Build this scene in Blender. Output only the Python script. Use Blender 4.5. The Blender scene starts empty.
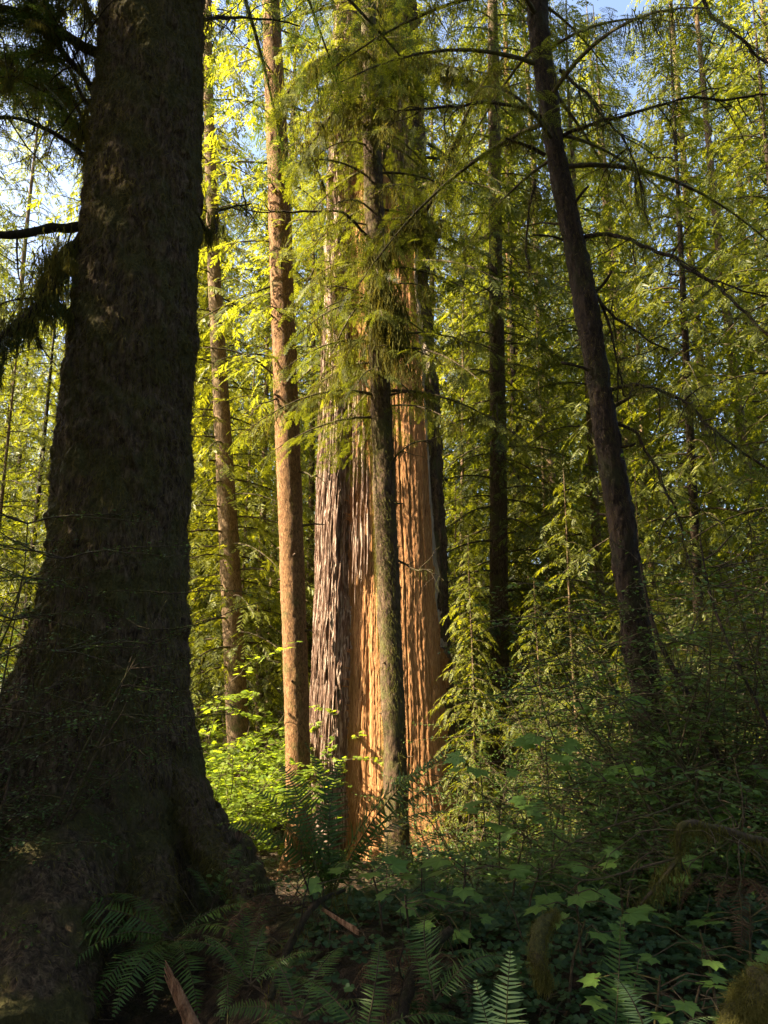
import bpy, math, random
import numpy as np
from mathutils import Vector
R = math.radians
rng = np.random.default_rng(7)
random.seed(7)
sc = bpy.context.scene
C = sc.collection

# ------------------------------------------------------------ camera, sky, sun
PITCH, FPX, EYE = R(10), 773.0, 1.6
cd = bpy.data.cameras.new('camera'); cam = bpy.data.objects.new('camera', cd); C.objects.link(cam)
cam.location = (0, 0, EYE); cam.rotation_euler = (R(90) + PITCH, 0, 0)
cd.sensor_fit = 'VERTICAL'; cd.sensor_height = 36; cd.sensor_width = 27; cd.lens = FPX / 1024 * 36
cd.clip_start = 0.05; cd.clip_end = 1500
sc.camera = cam
SUN_EL, SUN_FRONT = R(40), R(9)          # sun from the left, a little towards the viewer
SD = np.array([-math.cos(SUN_EL) * math.cos(SUN_FRONT), -math.cos(SUN_EL) * math.sin(SUN_FRONT), math.sin(SUN_EL)])
w = bpy.data.worlds.new('World'); sc.world = w; w.use_nodes = True
nt = w.node_tree; bg = nt.nodes['Background']
sky = nt.nodes.new('ShaderNodeTexSky'); sky.sky_type = 'NISHITA'; sky.sun_disc = False
sky.dust_density = 4.0; sky.air_density = 0.8; sky.sun_elevation = SUN_EL; sky.sun_rotation = math.atan2(SD[0], SD[1])
nt.links.new(sky.outputs[0], bg.inputs[0]); bg.inputs[1].default_value = 0.085
sl = bpy.data.lights.new('sun', 'SUN'); sl.energy = 5.0; sl.angle = R(0.5); sl.color = (1, 0.84, 0.58)
so = bpy.data.objects.new('sun', sl); C.objects.link(so)
so.rotation_euler = Vector(SD).to_track_quat('Z', 'Y').to_euler(); so.location = (-30, -5, 30)
sc.view_settings.view_transform = 'Standard'; sc.view_settings.look = 'None'
sc.view_settings.gamma = 1; sc.view_settings.exposure = 2.8
sc.cycles.max_bounces = 5; sc.cycles.diffuse_bounces = 3; sc.cycles.glossy_bounces = 1
sc.cycles.transmission_bounces = 3; sc.cycles.transparent_max_bounces = 4
sc.cycles.caustics_reflective = False; sc.cycles.caustics_refractive = False
sc.cycles.sample_clamp_indirect = 4

# ------------------------------------------------------------ helpers
def P(px, py, Y):
    a, b = (px - 384) / FPX, (512 - py) / FPX
    d = np.array([a, math.cos(PITCH) - b * math.sin(PITCH), math.sin(PITCH) + b * math.cos(PITCH)])
    return np.array([0, 0, EYE]) + d * (Y / d[1])
def px_of(p):
    v = np.array(p) - [0, 0, EYE]
    f = v[1] * math.cos(PITCH) + v[2] * math.sin(PITCH); u = -v[1] * math.sin(PITCH) + v[2] * math.cos(PITCH)
    return 384 + FPX * v[0] / f, 512 - FPX * u / f
def mpp(Y): return Y / FPX

def _h(i, j, k, s):
    n = (i * 374761393 + j * 668265263 + k * 2147483647 + s * 974634777) & 0xffffffff
    n = ((n ^ (n >> 13)) * 1274126177) & 0xffffffff
    n = (n ^ (n >> 16)) & 0xffffffff
    return n / 4294967295.0
def noise(p, s=0):
    p = np.asarray(p, float); f = np.floor(p).astype(np.int64); t = p - f; t = t * t * (3 - 2 * t)
    r = 0
    for a in (0, 1):
        for b in (0, 1):
            for c in (0, 1):
                wgt = (t[..., 0] if a else 1 - t[..., 0]) * (t[..., 1] if b else 1 - t[..., 1]) * (t[..., 2] if c else 1 - t[..., 2])
                r = r + wgt * _h(f[..., 0] + a, f[..., 1] + b, f[..., 2] + c, s)
    return r * 2 - 1
def fbm(p, o=4, s=0):
    r, a = 0, 0.5
    p = np.asarray(p, float)
    for k in range(o): r = r + a * noise(p * 2 ** k, s + k); a *= 0.5
    return r

class Geo:
    def __init__(s): s.v, s.f, s.n = [], [], 0
    def add(s, v, f, mat=0, smooth=False):
        v = np.asarray(v, float).reshape(-1, 3); f = np.asarray(f, np.int64)
        s.v.append(v); s.f.append((f + s.n, mat, smooth)); s.n += len(v)
    def inst(s, T, M, mat=0):
        """T=(verts, faces) template, M=(N,3,4) matrices"""
        tv, tfs = T
        v = np.einsum('nij,vj->nvi', M[:, :, :3], tv) + M[:, None, :, 3]
        N, V = v.shape[:2]
        off = (np.arange(N) * V)[:, None, None]
        base = s.n; s.v.append(v.reshape(-1, 3)); s.n += N * V
        for tf in (tfs if isinstance(tfs, list) else [tfs]):
            s.f.append(((tf[None] + off).reshape(-1, tf.shape[1]) + base, mat, False))
    def build(s, name, mats, parent=None, origin=None):
        me = bpy.data.meshes.new(name)
        v = np.concatenate(s.v)
        if origin is not None: v = v - np.asarray(origin)
        me.vertices.add(len(v)); me.vertices.foreach_set('co', v.astype(np.float32).ravel())
        idx = np.concatenate([f.ravel() for f, m, k in s.f]).astype(np.int32)
        tot = np.concatenate([np.full(len(f), f.shape[1]) for f, m, k in s.f]).astype(np.int32)
        mi = np.concatenate([np.full(len(f), m) for f, m, k in s.f]).astype(np.int32)
        sm = np.concatenate([np.full(len(f), k) for f, m, k in s.f])
        me.loops.add(len(idx)); me.loops.foreach_set('vertex_index', idx)
        me.polygons.add(len(tot)); st = np.concatenate([[0], np.cumsum(tot)[:-1]]).astype(np.int32)
        me.polygons.foreach_set('loop_start', st)
        me.update(calc_edges=True)
        me.polygons.foreach_set('material_index', mi); me.polygons.foreach_set('use_smooth', sm.astype(bool))
        for m in (mats if isinstance(mats, list) else [mats]): me.materials.append(m)
        me.update()
        o = bpy.data.objects.new(name, me); C.objects.link(o)
        if parent: o.parent = parent
        return o

def empty(name, loc=(0, 0, 0)):
    o = bpy.data.objects.new(name, None); o.empty_display_size = 0.2; o.location = Vector(loc); C.objects.link(o); return o
def tag(o, label=None, cat=None, group=None, kind=None):
    for k, v in (('label', label), ('category', cat), ('group', group), ('kind', kind)):
        if v: o[k] = v
    return o
def copy_tree(o, parent=None):
    c = o.copy(); C.objects.link(c)
    if parent: c.parent = parent
    for ch in o.children: copy_tree(ch, c)
    return c

def unit(v): v = np.asarray(v, float); return v / (np.linalg.norm(v, axis=-1, keepdims=True) + 1e-12)
def mat34(pos, x, n, s, wid=None):
    """N matrices: local X along x, local Z near n"""
    x = unit(x); y = unit(np.cross(n, x)); z = np.cross(x, y)
    s = np.asarray(s, float).reshape(-1, 1); wd = s if wid is None else np.asarray(wid, float).reshape(-1, 1)
    return np.stack([x * s, y * wd, z * s, np.broadcast_to(pos, x.shape)], axis=-1)
def spline(pts, n):
    pts = np.asarray(pts, float); m = len(pts)
    t = np.linspace(0, m - 1, n); i = np.clip(t.astype(int), 0, m - 2); u = (t - i)[:, None]
    p0 = pts[np.clip(i - 1, 0, m - 1)]; p1 = pts[i]; p2 = pts[i + 1]; p3 = pts[np.clip(i + 2, 0, m - 1)]
    return 0.5 * (2 * p1 + (p2 - p0) * u + (2 * p0 - 5 * p1 + 4 * p2 - p3) * u * u + (3 * p1 - p0 - 3 * p2 + p3) * u ** 3)
def tube(g, pts, rad, ns=8, mat=0, rough=0.0, rs=6.0, seed=0, smooth=True, fn=None, cap=True):
    pts = np.asarray(pts, float); n = len(pts); rad = np.broadcast_to(rad, (n,)) if np.ndim(rad) == 0 else np.asarray(rad)
    t = unit(np.gradient(pts, axis=0))
    up = np.array([0.0, 1.0, 0.0]) if abs(t[0][2]) > 0.7 else np.array([0, 0, 1.0])
    a = unit(np.cross(t, up)); b = np.cross(t, a)
    th = np.linspace(0, 2 * math.pi, ns, endpoint=False)
    d = a[:, None] * np.cos(th)[None, :, None] + b[:, None] * np.sin(th)[None, :, None]
    r = np.repeat(rad[:, None], ns, 1)
    if rough: r = r * (1 + rough * fbm((pts[:, None] + d * rad[:, None, None]) * rs, 3, seed))
    if fn is not None: r = fn(r, pts, th, d)
    v = pts[:, None] + d * r[..., None]
    i, j = np.meshgrid(np.arange(n - 1), np.arange(ns), indexing='ij'); j2 = (j + 1) % ns
    f = np.stack([i * ns + j, (i + 1) * ns + j, (i + 1) * ns + j2, i * ns + j2], -1).reshape(-1, 4)
    base = g.n; g.add(v, f, mat, smooth)
    if cap and n > 2:
        g.f.append(((np.arange(ns) + base + (n - 1) * ns)[None, :], mat, False))
        g.f.append(((np.arange(ns)[::-1] + base)[None, :], mat, False))

# ------------------------------------------------------------ materials
def nodes(name):
    m = bpy.data.materials.new(name); m.use_nodes = True; t = m.node_tree
    for n in list(t.nodes): t.nodes.remove(n)
    return m, t, t.nodes.new('ShaderNodeOutputMaterial')
def N(t, typ, **kw):
    n = t.nodes.new(typ)
    for k, v in kw.items():
        if k in n.inputs: n.inputs[k].default_value = v
        else: setattr(n, k, v)
    return n
def ramp(t, fac, stops):
    r = t.nodes.new('ShaderNodeValToRGB'); e = r.color_ramp.elements
    e[0].position, e[0].color = stops[0][0], (*stops[0][1], 1); e[1].position, e[1].color = stops[-1][0], (*stops[-1][1], 1)
    for p, c in stops[1:-1]: x = e.new(p); x.color = (*c, 1)
    t.links.new(fac, r.inputs[0]); return r
def leaf_mat(name, c0, c1, trans=0.5, tcol=(1.25, 1.15, 0.5), rough=0.5, spec=0.35, big=0.35):
    m, t, out = nodes(name); L = t.links.new
    geo = N(t, 'ShaderNodeNewGeometry'); oi = N(t, 'ShaderNodeObjectInfo')
    nz = N(t, 'ShaderNodeTexNoise', Scale=big, Detail=2.0)
    tc = N(t, 'ShaderNodeTexCoord'); L(tc.outputs['Object'], nz.inputs['Vector'])
    a = N(t, 'ShaderNodeMath', operation='MULTIPLY_ADD'); L(geo.outputs['Random Per Island'], a.inputs[0]); a.inputs[1].default_value = 0.5
    b = N(t, 'ShaderNodeMath', operation='MULTIPLY_ADD'); L(nz.outputs['Fac'], b.inputs[0]); b.inputs[1].default_value = 0.9; b.inputs[2].default_value = -0.35
    L(b.outputs[0], a.inputs[2])
    c = N(t, 'ShaderNodeMath', operation='MULTIPLY_ADD'); L(oi.outputs['Random'], c.inputs[0]); c.inputs[1].default_value = 0.25; L(a.outputs[0], c.inputs[2])
    rp = ramp(t, c.outputs[0], [(0.0, c0), (0.85, c1), (1.0, tuple(x * y for x, y in zip(c1, (1.35, 1.1, 0.9))))])
    p = N(t, 'ShaderNodeBsdfPrincipled', Roughness=rough); p.inputs['Specular IOR Level'].default_value = spec
    L(rp.outputs[0], p.inputs['Base Color'])
    mx = N(t, 'ShaderNodeMix', data_type='RGBA', blend_type='MULTIPLY'); mx.inputs[0].default_value = 1
    L(rp.outputs[0], mx.inputs[6]); mx.inputs[7].default_value = (tcol[0] * 1.6, tcol[1] * 1.6, tcol[2] * 1.4, 1)
    tr = N(t, 'ShaderNodeBsdfTranslucent'); L(mx.outputs[2], tr.inputs['Color'])
    ms = N(t, 'ShaderNodeMixShader'); ms.inputs[0].default_value = trans
    L(p.outputs[0], ms.inputs[1]); L(tr.outputs[0], ms.inputs[2]); L(ms.outputs[0], out.inputs[0])
    return m
def bark_mat(name, c0, c1, c2, moss=None, amt=0.4, sxy=14, sz=3, bump=0.6, dist=0.03, mscale=3.0, spec=0.2):
    m, t, out = nodes(name); L = t.links.new
    tc = N(t, 'ShaderNodeTexCoord'); mp = N(t, 'ShaderNodeMapping'); mp.inputs['Scale'].default_value = (sxy, sxy, sz)
    L(tc.outputs['Object'], mp.inputs['Vector'])
    n1 = N(t, 'ShaderNodeTexNoise', Scale=1.0, Detail=6.0, Roughness=0.65, Distortion=0.6); L(mp.outputs[0], n1.inputs['Vector'])
    n2 = N(t, 'ShaderNodeTexNoise', Scale=3.2, Detail=4.0, Roughness=0.7); L(mp.outputs[0], n2.inputs['Vector'])
    add = N(t, 'ShaderNodeMath', operation='MULTIPLY_ADD'); L(n2.outputs['Fac'], add.inputs[0]); add.inputs[1].default_value = 0.4; 
    s2 = N(t, 'ShaderNodeMath', operation='SUBTRACT'); L(n1.outputs['Fac'], s2.inputs[0]); s2.inputs[1].default_value = 0.2; L(s2.outputs[0], add.inputs[2])
    rp = ramp(t, add.outputs[0], [(0.32, c0), (0.5, c1), (0.68, c2)])
    col = rp.outputs[0]
    if moss:
        n3 = N(t, 'ShaderNodeTexNoise', Scale=mscale, Detail=5.0, Roughness=0.7); L(tc.outputs['Object'], n3.inputs['Vector'])
        r3 = ramp(t, n3.outputs['Fac'], [(0.62 - amt * 0.4, (0, 0, 0)), (0.75 - amt * 0.4, (1, 1, 1))])
        n4 = N(t, 'ShaderNodeTexNoise', Scale=60.0, Detail=3.0); L(tc.outputs['Object'], n4.inputs['Vector'])
        r4 = ramp(t, n4.outputs['Fac'], [(0.3, tuple(x * 0.45 for x in moss)), (0.7, moss)])
        mx = N(t, 'ShaderNodeMix', data_type='RGBA'); L(r3.outputs[0], mx.inputs[0]); L(col, mx.inputs[6]); L(r4.outputs[0], mx.inputs[7]); col = mx.outputs[2]
    p = N(t, 'ShaderNodeBsdfPrincipled', Roughness=0.85); p.inputs['Specular IOR Level'].default_value = spec
    L(col, p.inputs['Base Color'])
    bp = N(t, 'ShaderNodeBump', Strength=bump, Distance=dist); L(add.outputs[0], bp.inputs['Height']); L(bp.outputs[0], p.inputs['Normal'])
    L(p.outputs[0], out.inputs[0]); return m

M = {}
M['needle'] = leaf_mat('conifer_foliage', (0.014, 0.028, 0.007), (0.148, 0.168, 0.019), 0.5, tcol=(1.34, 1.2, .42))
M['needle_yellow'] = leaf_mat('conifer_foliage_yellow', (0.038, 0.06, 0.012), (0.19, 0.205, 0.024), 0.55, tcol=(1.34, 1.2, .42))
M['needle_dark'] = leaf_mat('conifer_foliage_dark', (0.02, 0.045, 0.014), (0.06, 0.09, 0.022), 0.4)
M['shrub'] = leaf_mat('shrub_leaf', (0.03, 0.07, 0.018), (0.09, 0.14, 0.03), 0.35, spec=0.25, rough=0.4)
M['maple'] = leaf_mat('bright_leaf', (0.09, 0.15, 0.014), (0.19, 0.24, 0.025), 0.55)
M['broad'] = leaf_mat('broad_leaf', (0.07, 0.15, 0.03), (0.13, 0.21, 0.045), 0.4, spec=0.25, rough=0.42)
M['fern'] = leaf_mat('fern_leaf', (0.03, 0.07, 0.014), (0.07, 0.12, 0.025), 0.3, spec=0.25, rough=0.42)
M['fern_pale'] = leaf_mat('pale_fern_leaf', (0.16, 0.25, 0.10), (0.24, 0.33, 0.14), 0.3, spec=0.25, rough=0.42)
M['sorrel'] = leaf_mat('sorrel_leaf', (0.015, 0.045, 0.013), (0.035, 0.075, 0.022), 0.3)
M['moss'] = leaf_mat('hanging_moss', (0.045, 0.05, 0.014), (0.12, 0.115, 0.03), 0.35, tcol=(1.2, 1.0, 0.5), spec=0.05, rough=0.9)
M['moss_dark'] = leaf_mat('trunk_moss', (0.04, 0.036, 0.013), (0.17, 0.14, 0.045), 0.2, spec=0.02, rough=0.9)
M['moss_light'] = leaf_mat('tuft_moss', (0.055, 0.055, 0.016), (0.14, 0.125, 0.036), 0.3, spec=0.02, rough=0.9)
M['mossy_wood'] = bark_mat('mossy_wood', (0.02, 0.013, 0.008), (0.06, 0.045, 0.02), (0.10, 0.08, 0.035), (0.09, 0.085, 0.025), 0.6, 40, 40, 1.0, 0.02, 6)
M['dead'] = leaf_mat('dead_leaf', (0.03, 0.016, 0.009), (0.10, 0.055, 0.03), 0.2, tcol=(1, 1, 1), rough=0.8, spec=0.1)
M['twig'] = bark_mat('twig_bark', (0.02, 0.013, 0.008), (0.06, 0.04, 0.025), (0.11, 0.085, 0.05), (0.08, 0.075, 0.02), 0.4, 30, 30, 0.5, 0.01, 8)
M['spruce'] = bark_mat('spruce_bark', (0.012, 0.008, 0.005), (0.07, 0.046, 0.027), (0.17, 0.12, 0.075), (0.09, 0.08, 0.026), 0.42, 30, 6, 1.0, 0.03, 2.2)
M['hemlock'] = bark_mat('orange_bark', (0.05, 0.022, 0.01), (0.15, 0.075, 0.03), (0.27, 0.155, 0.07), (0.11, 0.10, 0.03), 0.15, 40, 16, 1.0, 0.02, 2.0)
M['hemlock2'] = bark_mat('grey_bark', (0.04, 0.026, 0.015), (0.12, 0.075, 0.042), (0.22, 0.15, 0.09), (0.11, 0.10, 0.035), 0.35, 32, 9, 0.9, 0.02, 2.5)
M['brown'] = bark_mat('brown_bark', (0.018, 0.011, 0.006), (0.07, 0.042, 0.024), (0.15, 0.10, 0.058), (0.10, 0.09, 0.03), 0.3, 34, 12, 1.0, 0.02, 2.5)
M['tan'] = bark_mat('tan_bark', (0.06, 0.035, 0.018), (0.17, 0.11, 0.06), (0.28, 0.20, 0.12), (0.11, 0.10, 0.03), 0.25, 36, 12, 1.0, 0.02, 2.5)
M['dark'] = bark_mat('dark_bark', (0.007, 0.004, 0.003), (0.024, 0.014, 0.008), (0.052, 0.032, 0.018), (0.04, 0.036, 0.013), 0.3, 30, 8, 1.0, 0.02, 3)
M['redbark'] = bark_mat('redwood_bark', (0.04, 0.018, 0.010), (0.17, 0.10, 0.068), (0.58, 0.47, 0.38), None, 0, 30, 2.2, 1.0, 0.06)
M['redwood'] = bark_mat('redwood_heartwood', (0.13, 0.052, 0.02), (0.33, 0.155, 0.06), (0.50, 0.29, 0.13), None, 0, 70, 5.0, 1.0, 0.02)
M['grey'] = bark_mat('weathered_wood', (0.16, 0.12, 0.09), (0.28, 0.22, 0.17), (0.40, 0.34, 0.28), None, 0, 40, 2, 0.6, 0.01)
M['stub'] = bark_mat('broken_wood', (0.07, 0.03, 0.016), (0.22, 0.11, 0.06), (0.38, 0.22, 0.13), (0.05, 0.04, 0.02), 0.2, 40, 10, 1.0, 0.02, 5)
M['soil'] = bark_mat('forest_floor', (0.008, 0.005, 0.003), (0.03, 0.019, 0.011), (0.075, 0.047, 0.026), (0.04, 0.045, 0.014), 0.35, 5, 5, 1.0, 0.08, 0.7)

# ------------------------------------------------------------ templates
def spray_t(n=8, wid=0.075, ang=48, ln=0.42, fine=0):
    v, f = [], []
    def leaf(b, a, l, wd, drop):
        d = np.array([math.cos(a), math.sin(a), 0]); q = np.array([-d[1], d[0], 0])
        k = len(v)
        v.extend([b, b + d * l * 0.5 + q * wd / 2 + [0, 0, -drop * .3], b + d * l + [0, 0, -drop], b + d * l * 0.5 - q * wd / 2 + [0, 0, -drop * .3]])
        f.append([k, k + 1, k + 2, k + 3])
    z = lambda s: -0.22 * s * s
    for i in range(n):
        for sg in (-1, 1):
            s = (i + 0.3 + 0.25 * sg) / n
            if random.random() < .12: continue
            l = ln * (1 - 0.72 * s) * (0.65 + 0.35 * min(1, s * 5)) * random.uniform(0.8, 1.15)
            a = sg * R(ang + random.uniform(-14, 14)); b = np.array([s, 0, z(s)])
            if not fine: leaf(b, a, l, wid * (1 - .4 * s), l * random.uniform(0.1, 0.4))
            else:
                d = np.array([math.cos(a), math.sin(a), -0.25]); m = max(3, int(fine * l / ln))
                leaf(b, a, l, 0.012, l * 0.25)
                for k in range(m):
                    for s2 in (-1, 1):
                        leaf(b + d * l * (k + .4) / m, a + s2 * R(58), 0.085 * (1 - .5 * k / m), 0.03, 0.01)
    leaf(np.array([0.93, 0, z(.93)]), 0, 0.14, wid, 0.05)
    leaf(np.array([0, 0, 0.]), 0, 1.0, 0.02, 0.22)
    return np.array(v), np.array(f)
SPR = [spray_t(8, .105), spray_t(7, .12, 42, .46), spray_t(9, .10, 55, .38), spray_t(6, .13, 38, .5), spray_t(10, .085, 60, .30)]
FINE = [spray_t(7, .07, 48, .44, 6), spray_t(7, .07, 42, .42, 6)]
def strand_t():
    v, f = [], []; n = 8; x = y = 0
    for i in range(n):
        s = i / (n - 1); wd = 0.026 * (1 - s) ** .7 + 0.003
        v += [[x - wd, y, -s], [x + wd, y + wd * random.uniform(-.5, .5), -s]]; x += random.uniform(-.075, .075); y += random.uniform(-.075, .075)
    for i in range(n - 1): f.append([2 * i, 2 * i + 1, 2 * i + 3, 2 * i + 2])
    return np.array(v), np.array(f)
STR = [strand_t() for _ in range(3)]
def hang_moss(g, pts, n, ln, mat, spread=0.05):
    pts = np.asarray(pts, float)
    n = int(n * 1.5); i = rng.uniform(0, len(pts) - 1.001, n); k = i.astype(int); p = pts[k] + (pts[k + 1] - pts[k]) * (i - k)[:, None]
    # clumpy lengths along the branch
    c = 0.5 + 0.9 * noise(np.stack([i * 0.9, i * 0 + rng.uniform(0, 99), i * 0], -1), 5)
    p = p + rng.normal(0, spread, (n, 3)) * [1, 1, 0.4]
    s = ln * np.clip(c, 0.12, 1.5) * rng.uniform(0.3, 1.1, n)
    a = rng.uniform(0, 6.28, n); x = np.stack([np.cos(a), np.sin(a), rng.normal(0, .12, n)], -1)
    M_ = mat34(p, x, np.array([0, 0, 1.0]) + rng.normal(0, .1, (n, 3)), np.minimum(s, 0.35))
    M_[:, :, 2] *= (s / np.minimum(s, 0.35))[:, None]
    for q in range(3): g.inst(STR[q], M_[q::3], mat)

def bough(g, P0, az, L, rise, droop, sl, tmpls, mat, wmat, dens=1.0, rad=None, moss=0, mmat=2, bare=0.12, flop=0.4, pts=None):
    """one conifer branch with side sprays; adds to g"""
    if pts is None:
        h = np.array([math.cos(az), math.sin(az), 0]); t = np.linspace(0, 1, 9)[:, None]
        bend = random.uniform(-.12, .12); s = np.array([-h[1], h[0], 0])
        pts = P0 + h * L * t + s * bend * L * t * t + np.array([0, 0, 1.0]) * L * (rise * t - droop * t * t)
    pts = np.asarray(pts)
    rad = rad or (0.008 + 0.009 * L)
    tube(g, pts, np.linspace(rad, rad * .2, len(pts)), 5, wmat, cap=False)
    pos, dr, nm, sz = [], [], [], []
    step = sl * 0.40 / dens; n = max(3, int(L * (1 - bare) / step))
    for k in range(n):
        t = bare + (1 - bare) * (k + random.random() * .6) / n
        q = t * (len(pts) - 1); i = min(int(q), len(pts) - 2); p = pts[i] + (pts[i + 1] - pts[i]) * (q - i)
        tg = unit(pts[i + 1] - pts[i]); sd = unit(np.cross([0, 0, 1.0], tg)) * (1 if k % 2 else -1)
        L2 = L * 0.42 * (1 - t) ** 0.7 + sl * 0.7; L2 *= random.uniform(0.7, 1.15)
        a = R(random.uniform(45, 68)) * (1 - .5 * t); d = tg * math.cos(a) + sd * math.sin(a)
        m = max(1, int(L2 / (sl * 0.5)))
        for j in range(m):
            u = j / m; pp = p + d * L2 * u * 0.85 + np.array([0, 0, -flop * L2 * u * u])
            if j == m - 1: dd = d.copy()
            else:
                c2 = R(random.uniform(35, 65)) * random.choice((-1, 1)); s2 = unit(np.cross([0, 0, 1.0], d)); dd = d * math.cos(c2) + s2 * math.sin(c2)
            dd = dd + np.array([0, 0, -flop * random.uniform(.3, 1.4)])
            pos.append(pp); dr.append(dd); nm.append([random.gauss(0, .36), random.gauss(0, .36), 1]); sz.append(sl * random.uniform(.7, 1.25) * (1 if j == m - 1 else .75))
    pos.append(pts[-1]); dr.append(pts[-1] - pts[-2]); nm.append([0, 0, 1]); sz.append(sl)
    MM = mat34(np.array(pos), np.array(dr), np.array(nm, float), np.array(sz))
    for q, T in enumerate(tmpls): g.inst(T, MM[q::len(tmpls)], mat)
    if moss: hang_moss(g, pts[1:], int(moss * L), 0.28, mmat, 0.07 * min(1, L))
    return pts

def crown(seed, H, z0, Rm, sl, gap=0.42, top=0.25, moss=5, tm=None, dens=1.0, droop=0.45, shape=0.8):
    random.seed(seed); g = Geo(); z = z0; az = random.uniform(0, 6)
    while z < H - 0.5:
        t = (z - z0) / (H - z0); L = Rm * ((1 - t) ** shape) * random.uniform(0.6, 1.15) * min(1, 0.55 + 2.5 * t)
        az += 2.4 + random.uniform(-.5, .5)
        if random.random() > 0.08 and L > .4:
            bough(g, np.array([0, 0, z]), az, L, random.uniform(0.0, 0.35), droop * random.uniform(.7, 1.4), sl * (0.75 + .4 * L / Rm), tm or SPR, 0, 1, dens, moss=moss if z < H * .5 else 0)
        z += gap * random.uniform(.5, 1.4) * (1 - .5 * t)
    return g
def trunk_geo(H, r, ns=14, rough=0.14, lean=(0, 0), n=60, flare=0.8, seed=1, wob=0.1):
    g = Geo(); t = np.linspace(0, 1, n) ** 1.3; z = t * (H + .6) - 0.6
    rad = r * (1 - t) ** .8 + 0.01 + r * flare * np.exp(-np.maximum(z, -.3) / 0.5) * 0.6
    pts = np.stack([lean[0] * z + wob * noise(np.stack([z * .15, z * 0 + seed, z * 0], -1)), lean[1] * z + wob * noise(np.stack([z * .15, z * 0 + seed + 9, z * 0], -1)), z], -1)
    tube(g, pts, rad, ns, 0, rough, 3.0, seed); return g

# ------------------------------------------------------------ ground
def ht(x, y):
    x = np.asarray(x, float); y = np.asarray(y, float)
    b = np.interp(y, [-60, 0, 2.3, 3.4, 4.6, 5.6, 8, 15, 30, 60, 160, 400], [0.5, 0, -0.40, -0.22, 0.06, -0.14, -1.0, -2.25, -2.4, -1.5, 10, 40])
    k = np.clip((x - 1.0) / 3.5, 0, 1) * np.clip((y - 4.5) / 2, 0, 1) * np.clip((40 - y) / 20, 0, 1)
    b = b + 0.75 * k
    hollow = np.exp(-((x + 1.25) / 0.55) ** 2 - ((y - 4.3) / 0.8) ** 2) * -0.55
    p = np.stack([x, y, x * 0], -1)
    return b + hollow + 0.22 * fbm(p * 0.5, 3, 3) + 0.07 * fbm(p * 3, 3, 8)
g = Geo()
c = np.concatenate([np.linspace(-420, -14, 60), np.linspace(-13.8, 13.8, 330), np.linspace(14, 420, 60)])
d = np.concatenate([np.linspace(-120, -1, 25), np.linspace(-0.9, 20, 300), np.linspace(20.4, 420, 90)])
X, Y_ = np.meshgrid(c, d, indexing='ij'); Z = ht(X, Y_)
i, j = np.meshgrid(np.arange(len(c) - 1), np.arange(len(d) - 1), indexing='ij'); n_ = len(d)
g.add(np.stack([X, Y_, Z], -1), np.stack([i * n_ + j, (i + 1) * n_ + j, (i + 1) * n_ + j + 1, i * n_ + j + 1], -1).reshape(-1, 4), 0, True)
tag(g.build('ground', M['soil']), kind='structure')
def gz(x, y): return float(ht(x, y))

# ------------------------------------------------------------ big mossy spruce on the left
def extrap(rows, Yd, ztop, rtop, zbot=None):
    """rows (xl, xr, y) px outline -> centre points and radii, extended up and down"""
    pts, rad = [], []
    for xl, xr, y in rows:
        p = P((xl + xr) / 2, y, Yd); dep = p[1] * math.cos(PITCH) + (p[2] - EYE) * math.sin(PITCH)
        pts.append(p); rad.append((xr - xl) / 2 * dep / FPX)
    pts, rad = np.array(pts), np.array(rad)
    o = np.argsort(pts[:, 2]); pts, rad = pts[o], rad[o]
    sl_ = (pts[-1] - pts[-3]) / (pts[-1, 2] - pts[-3, 2])
    top = pts[-1] + sl_ * (ztop - pts[-1, 2]) * np.array([.5, .5, 1])
    if zbot is None: zbot = gz(pts[0, 0], pts[0, 1]) - .3
    s0 = (pts[1] - pts[0]) / (pts[1, 2] - pts[0, 2])
    if zbot < pts[0, 2] - .05:
        pts = np.vstack([pts[0] + s0 * (zbot - pts[0, 2]), pts]); rad = np.concatenate([[rad[0] * 1.1], rad])
    pts = np.vstack([pts, top]); rad = np.concatenate([rad, [rtop]])
    return pts, rad
def resample(pts, rad, n):
    z = np.linspace(pts[0, 2], pts[-1, 2], n) if n else None
    return np.stack([np.interp(z, pts[:, 2], pts[:, 0]), np.interp(z, pts[:, 2], pts[:, 1]), z], -1), np.interp(z, pts[:, 2], rad)
def smooth1(a, k):
    if k < 2: return a
    ker = np.ones(k) / k; f = lambda c: np.convolve(np.pad(c, k // 2, mode='edge'), ker, 'valid')[:len(c)]
    return np.stack([f(a[:, q]) for q in range(a.shape[1])], -1) if a.ndim == 2 else f(a)

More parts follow.
